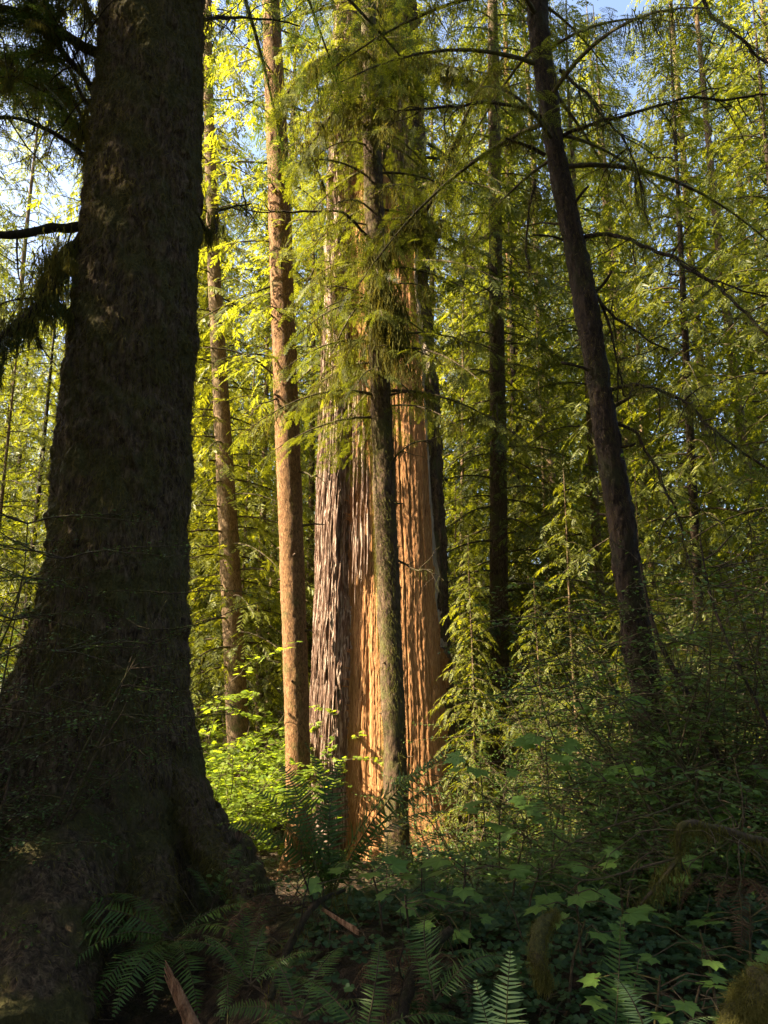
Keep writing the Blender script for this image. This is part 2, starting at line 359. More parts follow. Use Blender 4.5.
YS = 6.5
rows = [(107, 200, 0), (99, 199, 100), (91, 197, 200), (75, 192, 330), (62, 186, 450), (50, 182, 560), (40, 182, 620), (22, 184, 680), (-8, 192, 740), (-50, 206, 800), (-85, 224, 860), (-100, 240, 910)]
pts, rad = extrap(rows, YS, 26, .12)
big_base = np.array([pts[0, 0], YS, 0.0]); big_base[2] = gz(big_base[0], YS)
pts, rad = resample(pts, rad, 2400)
sel = pts[:, 2] < 9
def spruce_fn(r, p, th, d):
    z = p[:, 2][:, None] - big_base[2]
    lob = 1 + 0.10 * np.exp(-np.maximum(z, 0) / 1.3) * (np.cos(5 * th + 1.0)[None] + .6 * np.cos(3 * th + 2)[None])
    r = r * lob
    q = p[:, None] + d * r[..., None]
    qa = np.concatenate([q[..., :2] * 9, q[..., 2:] * 4.5], -1)
    sc_ = np.abs(noise(qa + .8 * fbm(q * 2, 2, 3)[..., None], 11)) * 0.045 + fbm(q * 1.6, 3, 5) * 0.04 + fbm(q * [22, 22, 9], 3, 6) * 0.04 + fbm(q * [60, 60, 30], 2, 7) * 0.022
    return r + sc_ * np.clip(r / .5, .3, 1)
big = tag(empty('spruce_tree', big_base), 'huge dark mossy trunk in the left foreground, shaggy bark, flaring at its base', 'tree')
g = Geo(); lo = pts[sel]; tube(g, lo, rad[sel], 420, 0, 0, smooth=True, fn=spruce_fn)
g.build('trunk', M['spruce'], big, big_base)
SV = np.concatenate(g.v)
hi = pts[~sel]; hir = rad[~sel]
g = Geo(); tube(g, np.vstack([lo[-1:], hi[::24]]), np.concatenate([[rad[sel][-1]], hir[::24]]), 24, 0, .05); g.build('upper_trunk', M['spruce'], big, big_base)
# shaggy moss tufts on the bark
g = Geo(); k = rng.integers(0, len(SV), 110000); pv = SV[k]
k = (pv[:, 2] < 8.2) & (fbm(pv * [1.6, 1.6, 1.0], 3, 21) > rng.uniform(-.5, .35, len(pv)))
pv = pv[k]; n_ = len(pv)
ax = np.stack([np.interp(pv[:, 2], pts[:, 2], pts[:, 0]), np.interp(pv[:, 2], pts[:, 2], pts[:, 1]), pv[:, 2]], -1)
out_ = unit(pv - ax)
ln = rng.uniform(.02, .09, n_); tanv = unit(np.cross(out_, [0, 0, 1.0])) + rng.normal(0, .5, (n_, 3))
MM = mat34(pv + out_ * .004, tanv, out_ * -.55 * rng.uniform(.2, 1.6, (n_, 1)) + np.array([0, 0, 1.0]), ln * 1.0)
MM[:, :, 0] *= 1.1; MM[:, :, 1] *= 1.1
for q in range(3): g.inst(STR[q], MM[q::3], 0)
tag(g.build('moss', M['moss_dark'], big, big_base), kind='stuff')
# root buttresses
def root(pp, rr, seed):
    g = Geo(); s = spline(pp, 150); r = np.interp(np.linspace(0, 1, 150), np.linspace(0, 1, len(rr)), rr)
    tube(g, s, r, 150, 0, fn=lambda r_, p_, th, d_: r_ * (1 + .38 * fbm((p_[:, None] + d_ * r_[..., None]) * 2.2, 4, seed)) + .045 * fbm((p_[:, None] + d_ * r_[..., None]) * 22, 3, seed + 5))
    g.build('root', M['spruce'], big, big_base)
    V = np.concatenate(g.v); kk = rng.integers(0, len(V), 7000); pv = V[kk]; o_ = unit(pv - s[np.argmin(((pv[:, None] - s[None]) ** 2).sum(-1), 1)])
    gm = Geo(); x = unit(np.cross(o_, [0, 0, 1.0])) + rng.normal(0, .5, o_.shape)
    MM = mat34(pv, x, o_ * -.5 + [0, 0, 1.0], rng.uniform(.03, .09, len(pv)))
    for q in range(3): gm.inst(STR[q], MM[q::3], 0)
    tag(gm.build('root_moss', M['moss_dark'], big, big_base), kind='stuff')
root([P(60, 760, 6.3), P(52, 850, 5.7), P(35, 940, 5.0), P(20, 1080, 4.1)], [.5, .44, .38, .34], 3)
root([P(175, 780, 6.3), P(208, 845, 6.0), P(238, 885, 5.7), P(262, 935, 5.3)], [.14, .10, .08, .05], 13)
root([P(120, 830, 6.1), P(150, 900, 5.6), P(130, 1000, 4.9)], [.3, .17, .09], 23)
# crown of the spruce, mostly above the frame
random.seed(31); g = Geo(); z = 9.0; az = 0
while z < 25:
    az += 2.4 + random.uniform(-.4, .4); x0 = np.array([np.interp(z, pts[:, 2], pts[:, 0]), np.interp(z, pts[:, 2], pts[:, 1]), z])
    bough(g, x0, az, 4.6 * (1 - (z - 9) / 18) ** .7 * random.uniform(.7, 1.15), .1, .35, .42 if z < 11.5 else .6, FINE if z < 11.5 else SPR, 0, 1, .95, moss=12, rad=.05)
    z += .22
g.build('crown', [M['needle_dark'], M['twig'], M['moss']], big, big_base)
# its mossy dead limbs reaching out of frame on the left
def limb(parent, origin, pp, r0, r1, mat, moss=0, mln=.25, twigs=0, seed=0, name='branch', tl=0.6, mmat='moss', fol=0, fmat='needle', sp=0.05, fsl=.3):
    random.seed(seed + 100); g = Geo(); s = spline(pp, 8 * len(pp)); n = len(s)
    s = s + .07 * np.stack([fbm(s * 3.1, 3, 1), fbm(s * 3.1, 3, 2), fbm(s * 3.1, 3, 3)], -1) * np.minimum(1, np.arange(n) / 6)[:, None]
    tube(g, s, np.linspace(r0, r1, n), 9, 0, .35, 14, seed)
    Ltot = np.linalg.norm(np.diff(s, axis=0), axis=1).sum()
    for k in range(twigs):
        i = random.randint(n // 6, n - 2); tg = unit(s[min(i + 1, n - 1)] - s[i - 1]); a = unit(np.array([random.gauss(0, 1), random.gauss(0, .7), random.gauss(-.25, .8)]))
        d0 = unit(tg * .7 + a); l = tl * random.uniform(.4, 1.2); q = [s[i]]
        for m in range(5): d0 = unit(d0 + np.array([random.gauss(0, .22), random.gauss(0, .2), random.gauss(-.10, .2)])); q.append(q[-1] + d0 * l / 5)
        tube(g, q, np.linspace(min(r0 * .4, .011), .003, 6), 4, 0, cap=False)
        if random.random() < .5:
            b = q[2]; e = b + unit(np.array([random.gauss(0, 1), random.gauss(0, .6), random.gauss(-.2, .7)])) * l * .5
            tube(g, [b, (b + e) / 2 + [0, 0, .02], e], [.005, .004, .002], 4, 0, cap=False)
        if moss: hang_moss(g, q, int(moss * l * .4), mln * .6, 1, .015)
    if moss: hang_moss(g, s[n // 10:], int(moss * Ltot), mln, 1, sp)
    if fol:
        pos, dr, nm, sz = [], [], [], []
        for k in range(int(fol * Ltot)):
            i = random.randint(n // 5, n - 2); tg = unit(s[i + 1] - s[i]); sd = unit(np.cross([0, 0, 1.0], tg)) * random.choice((-1, 1))
            d = tg * random.uniform(.3, 1) + sd * random.uniform(.2, 1) + np.array([0, 0, random.uniform(-.9, .1)])
            o = unit(d) * random.uniform(0, .5) * fsl * 1.6
            pos.append(s[i] + o); dr.append(d); nm.append([random.gauss(0, .4), random.gauss(0, .4), 1]); sz.append(fsl * random.uniform(.7, 1.3))
        MM = mat34(np.array(pos), np.array(dr), np.array(nm), np.array(sz))
        for q, T in enumerate(FINE): g.inst(T, MM[q::2], 2)
    return g.build(name, [mat, M[mmat], M[fmat]], parent, origin)
limb(big, big_base, [P(92, 226, 6.5), P(60, 229, 6.3), P(0, 233, 6.0), P(-60, 225, 5.6)], .045, .03, M['dark'], 60, .10, 4, 1)
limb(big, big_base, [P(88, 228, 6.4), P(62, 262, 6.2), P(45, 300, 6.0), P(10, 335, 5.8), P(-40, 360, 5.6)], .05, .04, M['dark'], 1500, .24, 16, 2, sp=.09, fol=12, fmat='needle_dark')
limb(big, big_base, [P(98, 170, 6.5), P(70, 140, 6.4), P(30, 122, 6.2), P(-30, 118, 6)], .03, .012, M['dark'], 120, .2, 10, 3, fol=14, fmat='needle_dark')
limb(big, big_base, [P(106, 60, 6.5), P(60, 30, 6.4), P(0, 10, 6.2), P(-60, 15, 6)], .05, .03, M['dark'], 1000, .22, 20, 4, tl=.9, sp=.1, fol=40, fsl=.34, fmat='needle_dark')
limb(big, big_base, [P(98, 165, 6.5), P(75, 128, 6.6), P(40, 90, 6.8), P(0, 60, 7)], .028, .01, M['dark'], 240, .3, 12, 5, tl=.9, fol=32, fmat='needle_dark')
limb(big, big_base, [P(196, 215, 6.6), P(215, 232, 6.9), P(222, 212, 7.1), P(250, 205, 7.2)], .022, .008, M['dark'], 500, .2, 8, 6, tl=.35)
limb(big, big_base, [P(198, 20, 6.6), P(240, 18, 7.2), P(300, 22, 7.8)], .02, .008, M['dark'], 100, .2, 8, 7)
limb(big, big_base, [P(104, 110, 6.5), P(70, 60, 6.3), P(40, 20, 6.1), P(20, -30, 6)], .03, .02, M['dark'], 700, .2, 18, 8, tl=.8, fol=36, fmat='needle_dark')

for k, pp in enumerate([[(104, 30, 6.6), (70, -10, 6.8), (20, -20, 7)], [(100, 130, 6.6), (60, 60, 7), (10, 55, 7.3), (-30, 75, 7.5)], [(98, 150, 6.6), (72, 100, 7.2), (50, 75, 7.6), (20, 70, 8)]]):
    limb(big, big_base, [P(*q) for q in pp], .025, .008, M['dark'], 500, .22, 14, 30 + k, tl=.7, fol=34, fmat='needle_dark', fsl=.32)
# ------------------------------------------------------------ split redwood in the middle
RX, RY = P(383, 500, 15.5)[0], 15.5
rb = np.array([RX, RY, gz(RX, RY)])
red = tag(empty('redwood_tree', rb), 'thick split redwood at centre with orange exposed heartwood and grey-streaked bark', 'tree')
nz_, na = 760, 560
z = np.linspace(rb[2] - .4, 23, nz_); ph = np.linspace(-math.pi, math.pi, na, endpoint=False)
rz = np.interp(z, [-3, -2.2, -1, 2, 8, 14, 23], [1.50, 1.43, 1.32, 1.22, 1.08, .9, .55])
phd = np.degrees(ph)
prof = np.interp(phd, [-180, -92, -74, -60, -50, -47, -30, -10, 10, 30, 47, 50, 54, 62, 66, 90, 180], [1, 1, .97, .90, .83, .71, .62, .60, .66, .79, .95, .98, 1.0, .99, .94, .98, 1])
top_open = np.interp(z, [6.4, 7.4], [1, 1])
PH, ZZ = np.meshgrid(ph, z); PD = np.degrees(PH)
wobb = np.where(PD < 10, 1, .25) * 9 * fbm(np.stack([ZZ * .5, ZZ * 0, ZZ * 0], -1), 3, 2) + np.where(PD < 10, 1, .3) * 3.0 * fbm(np.stack([ZZ * 2.5, ZZ * 0, ZZ * 0], -1), 3, 4)
PW = PD + np.where((PD > -75) & (PD < 85), wobb, 0)
pr = np.interp(PW, phd, prof)
# the scar closes higher up
close = np.interp(ZZ, [9, 13], [0, 1]); pr = pr * (1 - close) + close
WM = np.interp(ZZ, [-2, .8, 2.5, 9], [82, 74, 56, 47])
iswood = (PW > -48) & (PW < WM) & (ZZ < 11 + .6 * np.sin(PH * 9))
isgrey = (PW >= WM) & (PW < WM + 3.5) & (ZZ > 1.6) & (ZZ < 11)
q = np.stack([np.sin(PH) * rz[:, None], -np.cos(PH) * rz[:, None], ZZ], -1)
flute = (1 - np.abs(noise(np.stack([PH * 11 + .8 * fbm(np.stack([PH * 3, ZZ * .7, PH * 2], -1), 3, 5), ZZ * .35, PH * 0], -1), 9))) ** 3 * .20 - .06
slab = -np.abs(noise(np.stack([PH * 27 + fbm(q, 2, 7), ZZ * .9, PH * 0], -1), 19)) * .10 + .04 + fbm(np.stack([PH * 60, ZZ * 3.2, PH * 0], -1), 3, 29) * .06
woodd = fbm(np.stack([PH * 8, ZZ * .18, PH * 0], -1), 2, 33) * np.where(PD < 0, .035, .025) + fbm(np.stack([PH * 45 + fbm(q, 2, 8) * 2, ZZ * 1.1, PH * 0], -1), 3, 34) * .014 + fbm(q * [34, 34, 12], 2, 35) * .012 - .035 * np.clip(1 - np.abs(noise(np.stack([PH * 13 + .5 * fbm(q * .8, 2, 3), ZZ * .45, PH * 0], -1), 77)) / .07, 0, 1)
disp = np.where(iswood, woodd - .02, np.where(isgrey, .02 + .3 * slab, flute + slab))
flr = 1 + .12 * np.exp(-(ZZ - rb[2]) / .8) * (1 + np.cos(6 * PH + 1) * .8)
rr = rz[:, None] * pr * flr + disp
V = np.stack([RX + np.sin(PH) * rr - .012 * (ZZ - 2), RY - np.cos(PH) * rr, ZZ], -1).reshape(-1, 3)
i, j = np.meshgrid(np.arange(nz_ - 1), np.arange(na), indexing='ij'); j2 = (j + 1) % na
F = np.stack([i * na + j, i * na + j2, (i + 1) * na + j2, (i + 1) * na + j], -1).reshape(-1, 4)
kind = np.where(iswood, 1, np.where(isgrey, 2, 0)); kf = kind[:-1].reshape(-1)
kf = np.where(PW[:-1].reshape(-1) >= 46, np.where(kf == 0, 3, kf), kf)
for kk, nm, mt in ((0, 'bark', 'redbark'), (1, 'heartwood', 'redwood'), (2, 'sapwood_strip', 'grey'), (3, 'dark_bark', 'brown')):
    ff = F[kf == kk]; u, inv = np.unique(ff, return_inverse=True)
    g = Geo(); g.add(V[u], inv.reshape(-1, 4), 0, True); g.build(nm, M[mt], red, rb)
# torn splinters along the left lip and the top of the scar
random.seed(5); g = Geo()
for k in range(520):
    if k < 470: zz = random.uniform(-2, 8); a = R(random.uniform(-88, -47)); r0 = np.interp(zz, z, rz) * np.interp(math.degrees(a), phd, prof) + .12
    else: zz = random.uniform(3.5, 7); a = R(random.uniform(-50, -12)); r0 = np.interp(zz, z, rz) * .72
    p0 = np.array([RX + math.sin(a) * r0 - .012 * zz, RY - math.cos(a) * r0, zz]); l = random.uniform(.3, 1.8)
    o = np.array([math.sin(a), -math.cos(a), 0]); pp = [p0, p0 + [0, 0, -l * .5] + o * .02 + np.array([random.uniform(-.03, .03), 0, 0]), p0 + [0, 0, -l] + o * random.uniform(.0, .07)]
    tube(g, spline(pp, 8), np.array([.3, .8, 1, .9, .8, .6, .4, .15]) * random.uniform(.006, .028), 5, 0, .5, 8, k, False)
g.build('splinters', M['redbark'], red, rb)
random.seed(77); g = Geo(); az = 0; zc = 8.2
while zc < 22:
    az += 2.4; bough(g, np.array([RX, RY, zc]), az + random.uniform(-.4, .4), random.uniform(2.2, 4.2), .1, .5, .5, SPR, 0, 1, .9, moss=40, rad=.05); zc += .33
g.build('crown', [M['needle'], M['twig'], M['moss']], red, rb)

# ------------------------------------------------------------ slim trunks with pixel outlines
def slim(rows, Yd, mat, label, ztop, name='hemlock_tree', seed=0, ns=48, rough=.07, n=420, rtop=.05):
    pts, rad = extrap(rows, Yd, ztop, rtop); pts, rad = resample(pts, rad, n)
    pts = smooth1(pts, 21); b = np.array([pts[0, 0], pts[0, 1], pts[0, 2] + .3])
    rad = rad * (1 + .5 * np.exp(-(pts[:, 2] - b[2]) / .35))
    o = tag(empty(name, b), label, 'tree'); g = Geo()
    def fn(r, p, th, d_):
        q = p[:, None] + d_ * r[..., None]
        return r * (1 + rough * fbm(q * [6, 6, 2.5], 3, seed) + rough * .9 * np.abs(noise(q * [26, 26, 12], seed + 4)) + rough * .5 * fbm(q * [60, 60, 30], 2, seed + 7))
    tube(g, pts, rad, ns, 0, fn=fn); g.build('trunk', mat, o, b)
    return o, b, pts, rad
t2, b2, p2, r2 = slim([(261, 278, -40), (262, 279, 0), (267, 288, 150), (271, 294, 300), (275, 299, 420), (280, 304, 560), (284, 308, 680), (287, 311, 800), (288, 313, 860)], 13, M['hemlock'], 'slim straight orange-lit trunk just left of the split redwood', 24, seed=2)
t4, b4, p4, r4 = slim([(362, 378, 100), (366, 386, 250), (371, 391, 400), (376, 398, 560), (382, 404, 700), (387, 408, 850)], 11.5, M['brown'], 'slim mossy dark trunk standing in front of the split redwood', 20, seed=12, rough=.13)
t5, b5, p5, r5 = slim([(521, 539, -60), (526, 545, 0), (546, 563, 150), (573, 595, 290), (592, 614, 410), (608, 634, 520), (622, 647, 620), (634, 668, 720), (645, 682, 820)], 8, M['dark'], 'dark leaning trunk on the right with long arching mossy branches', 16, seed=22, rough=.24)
t6, b6, p6, r6 = slim([(488, 499, 60), (489, 502, 250), (490, 506, 420), (490, 508, 600), (491, 510, 780)], 17, M['brown'], 'straight mossy trunk right of the redwood, drooping boughs around it', 24, seed=32, ns=24)
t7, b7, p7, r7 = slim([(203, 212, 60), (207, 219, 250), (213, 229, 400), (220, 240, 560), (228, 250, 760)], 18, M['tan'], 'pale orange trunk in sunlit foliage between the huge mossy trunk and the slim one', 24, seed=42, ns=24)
t8, b8, p8, r8 = slim([(178, 186, 300), (181, 190, 520), (182, 192, 700)], 24, M['hemlock2'], 'thin far brown trunk close beside the huge mossy trunk, on its right', 24, seed=52, ns=16)
t9, b9, p9, r9 = slim([(506, 520, 300), (513, 528, 540), (515, 531, 700)], 25, M['hemlock'], 'reddish far trunk just right of the straight mossy trunk', 26, seed=62, ns=16)
def on(pts, z): return np.array([np.interp(z, pts[:, 2], pts[:, k]) for k in range(3)])
random.seed(44)
for o_, b_, pt_, rd_, z0_, z1_, n_ in ((t2, b2, p2, r2, -1, 8, 16), (t4, b4, p4, r4, -.5, 6, 14), (t5, b5, p5, r5, .5, 7, 12), (t7, b7, p7, r7, 0, 10, 14)):
    for k in range(n_):
        z_ = random.uniform(z0_, z1_); a_ = random.uniform(0, 6.28); c_ = on(pt_, z_); h_ = np.array([math.cos(a_), math.sin(a_), random.uniform(-.2, .3)]); R_ = np.interp(z_, pt_[:, 2], rd_); l_ = random.choice((.05, .08, .15, .4))
        g = Geo(); tube(g, [c_ + h_ * R_ * .6, c_ + h_ * (R_ + l_ * .5), c_ + h_ * (R_ + l_) + [0, 0, random.uniform(-.1, .02) * l_ * 4]], [R_ * .16, R_ * .09, .006], 6, 0, .3, 20, k); g.build('branch_stub', M['brown'], o_, b_)
# moss fur on the front thin trunk
def fur(o, b, pts, rad, n, ln, mat='moss_dark', zr=(-9, 99), s=1):
    g = Geo(); zz = rng.uniform(max(pts[0, 2], zr[0]), min(9.5, zr[1]), n); a = rng.uniform(0, 6.28, n)
    od = np.stack([np.cos(a), np.sin(a), a * 0], -1); c_ = np.stack([np.interp(zz, pts[:, 2], pts[:, k]) for k in range(3)], -1)
    k = noise(np.stack([np.cos(a) * 1.5, np.sin(a) * 1.5, zz * .9], -1), s) > rng.uniform(-.8, .5, n)
    p = (c_ + od * np.interp(zz, pts[:, 2], rad)[:, None] * 1.03)[k]; od = od[k]; m = len(p)
    MM = mat34(p, np.cross(od, [0, 0, 1.0]) + rng.normal(0, .4, (m, 3)), np.array([0, 0, 1.0]) - od * rng.uniform(.1, 1, (m, 1)), rng.uniform(.4, 1.2, m) * ln)
    for q in range(3): g.inst(STR[q], MM[q::3], 0)
    tag(g.build('moss', M[mat], o, b), kind='stuff')
fur(t4, b4, p4, r4, 26000, .09, 'moss'); fur(t6, b6, p6, r6, 5000, .12, 'moss', s=3); fur(t5, b5, p5, r5, 14000, .06, 'moss_dark', s=4)
fur(t2, b2, p2, r2, 7000, .06, 'moss', s=6)

# boughs on each of them
def crown_on(o, b, pts, z0, z1, gap, L0, L1, sl, tm, mats, seed, moss=10, droop=.4, dens=1, skip=None):
    random.seed(seed); g = Geo(); z = z0; az = random.uniform(0, 6)
    while z < z1:
        az += 2.4 + random.uniform(-.5, .5); t = (z - z0) / (z1 - z0)
        L = (L0 + (L1 - L0) * t) * random.uniform(.65, 1.2)
        if not (skip and skip(z, az)): bough(g, on(pts, z), az, L, random.uniform(0, .25), droop * random.uniform(.7, 1.3), sl, tm, 0, 1, dens, moss=moss)
        z += gap * random.uniform(.5, 1.4)
    return g.build('crown', mats, o, b)
crown_on(t2, b2, p2, 6.6, 23, .30, 1.7, .8, .42, SPR, [M['needle_yellow'], M['twig'], M['moss']], 3, 4)
crown_on(t4, b4, p4, 5.1, 17, .115, 2.0, 1.0, .34, FINE, [M['needle'], M['twig'], M['moss']], 4, 90, .6)
crown_on(t5, b5, p5, 7.0, 15, .22, 2.6, 1.2, .34, FINE, [M['needle'], M['twig'], M['moss']], 5, 80, .45)
crown_on(t6, b6, p6, -.3, 23, .13, 2.1, 1.2, .45, SPR, [M['needle'], M['twig'], M['moss']], 6, 30, .55)
crown_on(t7, b7, p7, 1.2, 23, .13, 2.3, 1.2, .5, SPR, [M['needle_yellow'], M['twig'], M['moss']], 7, 8, .4)
crown_on(t8, b8, p8, 4, 23, .3, 2.6, 1.2, .5, SPR, [M['needle'], M['twig'], M['moss']], 8, 5, .4)
crown_on(t9, b9, p9, 1.5, 25, .3, 2.4, 1.2, .5, SPR, [M['needle'], M['twig'], M['moss']], 9, 5, .4)
# low bare twigs and a sprig on the slim trunk
for k, (x, y, dx, dy) in enumerate([(276, 375, -75, -28), (290, 395, -30, 8), (282, 330, -25, -20), (296, 470, 22, 6), (300, 300, 30, -40)]):
    limb(t2, b2, [P(x, y, 13), P(x + dx * .5, y + dy * .8, 12.8), P(x + dx, y + dy, 12.6)], .022, .006, M['twig'], 20, .08, 3, 40 + k, tl=.4)
for k, (x, y, dx, dy) in enumerate([(384, 470, 60, -35), (398, 560, 35, 12), (380, 300, -60, -15), (386, 300, 55, 60)]):
    limb(t4, b4, [P(x, y, 11.5), P(x + dx * .5, y + dy * .8, 11.3), P(x + dx, y + dy, 11.2)], .02, .006, M['twig'], 70, .2, 4, 50 + k, tl=.4)
# the heavy moss curtain and hanging boughs across the thin trunk's upper part
limb(t4, b4, [P(380, 250, 11.4), P(400, 225, 10.8), P(430, 205, 10.4), P(452, 150, 10), P(478, 90, 9.6), P(505, 55, 9.2)], .035, .012, M['dark'], 240, .3, 8, 61, tl=.5)
limb(t4, b4, [P(376, 250, 11.4), P(395, 235, 11), P(425, 225, 10.8)], .06, .03, M['dark'], 500, .5, 8, 62, sp=.16, fol=20)
limb(t4, b4, [P(374, 235, 11.4), P(385, 300, 11.1), P(392, 345, 11)], .04, .02, M['dark'], 700, .6, 3, 63, sp=.12)
limb(t4, b4, [P(374, 245, 11.4), P(345, 215, 11.2), P(310, 210, 11), P(270, 213, 10.8), P(235, 205, 10.7)], .028, .008, M['dark'], 60, .15, 7, 64, tl=.7)
limb(t4, b4, [P(375, 110, 11.4), P(345, 105, 11), P(320, 130, 10.8), P(300, 165, 10.6)], .04, .015, M['dark'], 420, .5, 8, 65, sp=.25, fol=70, fsl=.3)
limb(t4, b4, [P(375, 60, 11.4), P(350, 50, 10.8), P(310, 65, 10.4), P(280, 100, 10.1)], .04, .015, M['dark'], 200, .4, 8, 66, sp=.2, fol=110, fsl=.32)
limb(t4, b4, [P(372, 130, 11.4), P(385, 80, 11), P(420, 60, 10.7), P(460, 70, 10.4)], .04, .015, M['dark'], 250, .5, 8, 67, sp=.12, fol=90, fsl=.32)
limb(t4, b4, [P(373, 330, 11.4), P(350, 350, 11.3), P(330, 390, 11.2)], .02, .01, M['twig'], 260, .4, 4, 68, sp=.1, fol=60, fsl=.25, fmat='needle_yellow')

# arching mossy branches on the leaning trunk
arcs = [([(541, 117, 8), (515, 108, 7.8), (480, 102, 7.6), (430, 106, 7.4), (392, 115, 7.3)], .028, .010, 150, .16, 10, .5),
        ([(562, 137, 8), (590, 122, 7.8), (640, 110, 7.5), (700, 98, 7.2), (790, 92, 7)], .028, .012, 150, .18, 12, .6),
        ([(545, 155, 8), (520, 143, 7.9), (505, 139, 7.8)], .028, .014, 200, .2, 4, .4),
        ([(560, 70, 8), (600, 110, 7.8), (630, 150, 7.6), (648, 210, 7.5)], .024, .006, 140, .25, 12, .8),
        ([(582, 238, 8), (610, 236, 7.8), (650, 250, 7.5), (705, 282, 7.2), (768, 335, 6.9), (820, 380, 6.7)], .030, .014, 160, .14, 12, .5),
        ([(705, 280, 7.2), (735, 290, 7.1), (790, 300, 7)], .014, .008, 120, .14, 6, .4),
        ([(593, 292, 8), (615, 315, 7.9), (650, 342, 7.8), (668, 350, 7.8)], .022, .008, 120, .2, 6, .5),
        ([(600, 300, 8), (614, 340, 7.9), (618, 400, 7.9)], .02, .01, 160, .15, 4, .3),
        ([(610, 390, 8), (640, 385, 7.7), (680, 402, 7.4), (725, 440, 7.1), (790, 492, 6.9)], .026, .012, 220, .2, 10, .5),
        ([(618, 424, 8), (640, 440, 7.9), (665, 485, 7.7), (682, 540, 7.6), (700, 598, 7.5)], .022, .010, 180, .16, 8, .4),
        ([(580, 245, 8), (556, 238, 8), (535, 234, 8)], .022, .012, 180, .1, 2, .3),
        ([(535, 180, 8.1), (530, 215, 8.1), (526, 275, 8.1)], .02, .012, 220, .14, 6, .4),
        ([(690, -20, 7), (722, 25, 6.9), (745, 45, 6.8), (790, 70, 6.7)], .022, .014, 100, .12, 8, .5),
        ([(618, 365, 8), (625, 395, 7.9), (640, 380, 7.9)], .016, .008, 40, .08, 0, .3)]
for k, (pp, r0, r1, mo, ml, tw, tl) in enumerate(arcs):
    limb(t5, b5, [P(*q) for q in pp], r0 * .85, r1 * .8, M['dark'], mo, ml, tw, 80 + k, tl=tl, fol=10 if k in (1, 3, 4, 8) else 0, fsl=.26, mmat='moss_dark' if k in (0, 2, 11) else 'moss')
for k, (x, y, dx, dy) in enumerate([(598, 375, -30, -10), (590, 300, 18, -22), (612, 410, 20, -14), (560, 215, 22, -20), (608, 450, 22, -5)]):
    limb(t5, b5, [P(x, y, 8), P(x + dx, y + dy, 7.9), P(x + dx * 1.2, y + dy * 1.4, 7.9)], .02, .01, M['dark'], 60, .1, 0, 110 + k)

# ------------------------------------------------------------ conifers around: built once per kind, then copied
LIT = [P(x, y, Y) for x, y, Y in [(320, 800, 14.5), (340, 600, 14.5), (330, 480, 14.5), (420, 600, 14.5), (430, 780, 14.5), (425, 450, 14.5), (290, 800, 13), (288, 600, 13), (285, 450, 13), (283, 330, 13), (390, 800, 11.4), (385, 600, 11.4), (385, 450, 11.4), (230, 720, 13.5), (240, 450, 18), (240, 330, 18), (240, 600, 18), (500, 740, 16.5), (470, 430, 16), (500, 500, 16), (560, 570, 16), (640, 640, 14), (700, 200, 15), (740, 60, 16), (380, 60, 11), (230, 100, 20), (560, 430, 16)]]
def blocks(x, y, H, Rm, zb):
    n = 0
    for p in LIT:
        t = ((x - p[0]) * SD[0] + (y - p[1]) * SD[1]) / (SD[0] ** 2 + SD[1] ** 2)
        if t < 0.5: continue
        q = p + SD * t; dd = math.hypot(q[0] - x, q[1] - y); h = q[2] - zb
        if h < H and dd < Rm * (1 - h / H) ** .8 * .95 + .1: n += 1
    return n
kinds = []
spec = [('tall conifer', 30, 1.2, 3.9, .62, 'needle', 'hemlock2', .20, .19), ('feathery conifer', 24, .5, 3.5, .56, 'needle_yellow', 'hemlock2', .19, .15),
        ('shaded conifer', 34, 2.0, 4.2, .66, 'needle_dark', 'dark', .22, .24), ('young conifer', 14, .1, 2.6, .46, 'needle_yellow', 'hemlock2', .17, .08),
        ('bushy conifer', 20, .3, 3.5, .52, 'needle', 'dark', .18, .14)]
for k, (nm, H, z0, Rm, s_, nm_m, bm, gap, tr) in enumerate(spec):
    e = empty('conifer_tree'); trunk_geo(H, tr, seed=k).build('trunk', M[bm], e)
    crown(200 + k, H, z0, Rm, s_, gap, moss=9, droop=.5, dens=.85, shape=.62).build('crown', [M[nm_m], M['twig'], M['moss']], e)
    kinds.append([e, False])
placed = []
def place(k, x, y, s=1, why=''):
    e, used = kinds[k]
    if used: e = copy_tree(e)
    kinds[k][1] = True
    e.location = (x, y, gz(x, y) - .1); e.rotation_euler = (R(random.uniform(-1.5, 1.5)), R(random.uniform(-1.5, 1.5)), random.uniform(0, 6.28))
    e.scale = (s, s, s * random.uniform(.93, 1.08)); placed.append((x, y, k, e)); return e
random.seed(99)
# deliberate ones: (kind, px, Y, scale)
for k, px, Y, s in [(1, 600, 17, .85), (4, 690, 14.5, .8), (1, 765, 17, 1.0), (0, 560, 23, 1), (3, 545, 19, .9), (3, 655, 19, 1.1), (4, 800, 13, .8), (1, 640, 24, 1.1), (0, 720, 26, 1.1),
                    (1, 262, 24, .95), (3, 245, 20.5, .8), (1, 205, 27, 1), (4, 160, 22, 1), (1, 310, 27, 1.0), (0, 345, 32, 1), (0, 430, 27, 1), (3, 455, 21, 1.0), (1, 480, 29, 1.1),
                    (2, -150, 17.5, .8), (4, 25, 24, .82), (0, -75, 27, 1), (4, 98, 30, 1.0), (3, 470, 13, .36), (3, 535, 12.6, .33), (3, 575, 15, .5), (3, 640, 13, .42), (3, 455, 18.5, .6), (3, -15, 19, .95), (1, 395, 24, 1.1), (4, 520, 20.5, .95), (1, 50, 36, .98), (4, 10, 33, 1.05), (1, 80, 46, 1.15)]:
    place(k, (px - 384) / FPX * Y, Y, s)
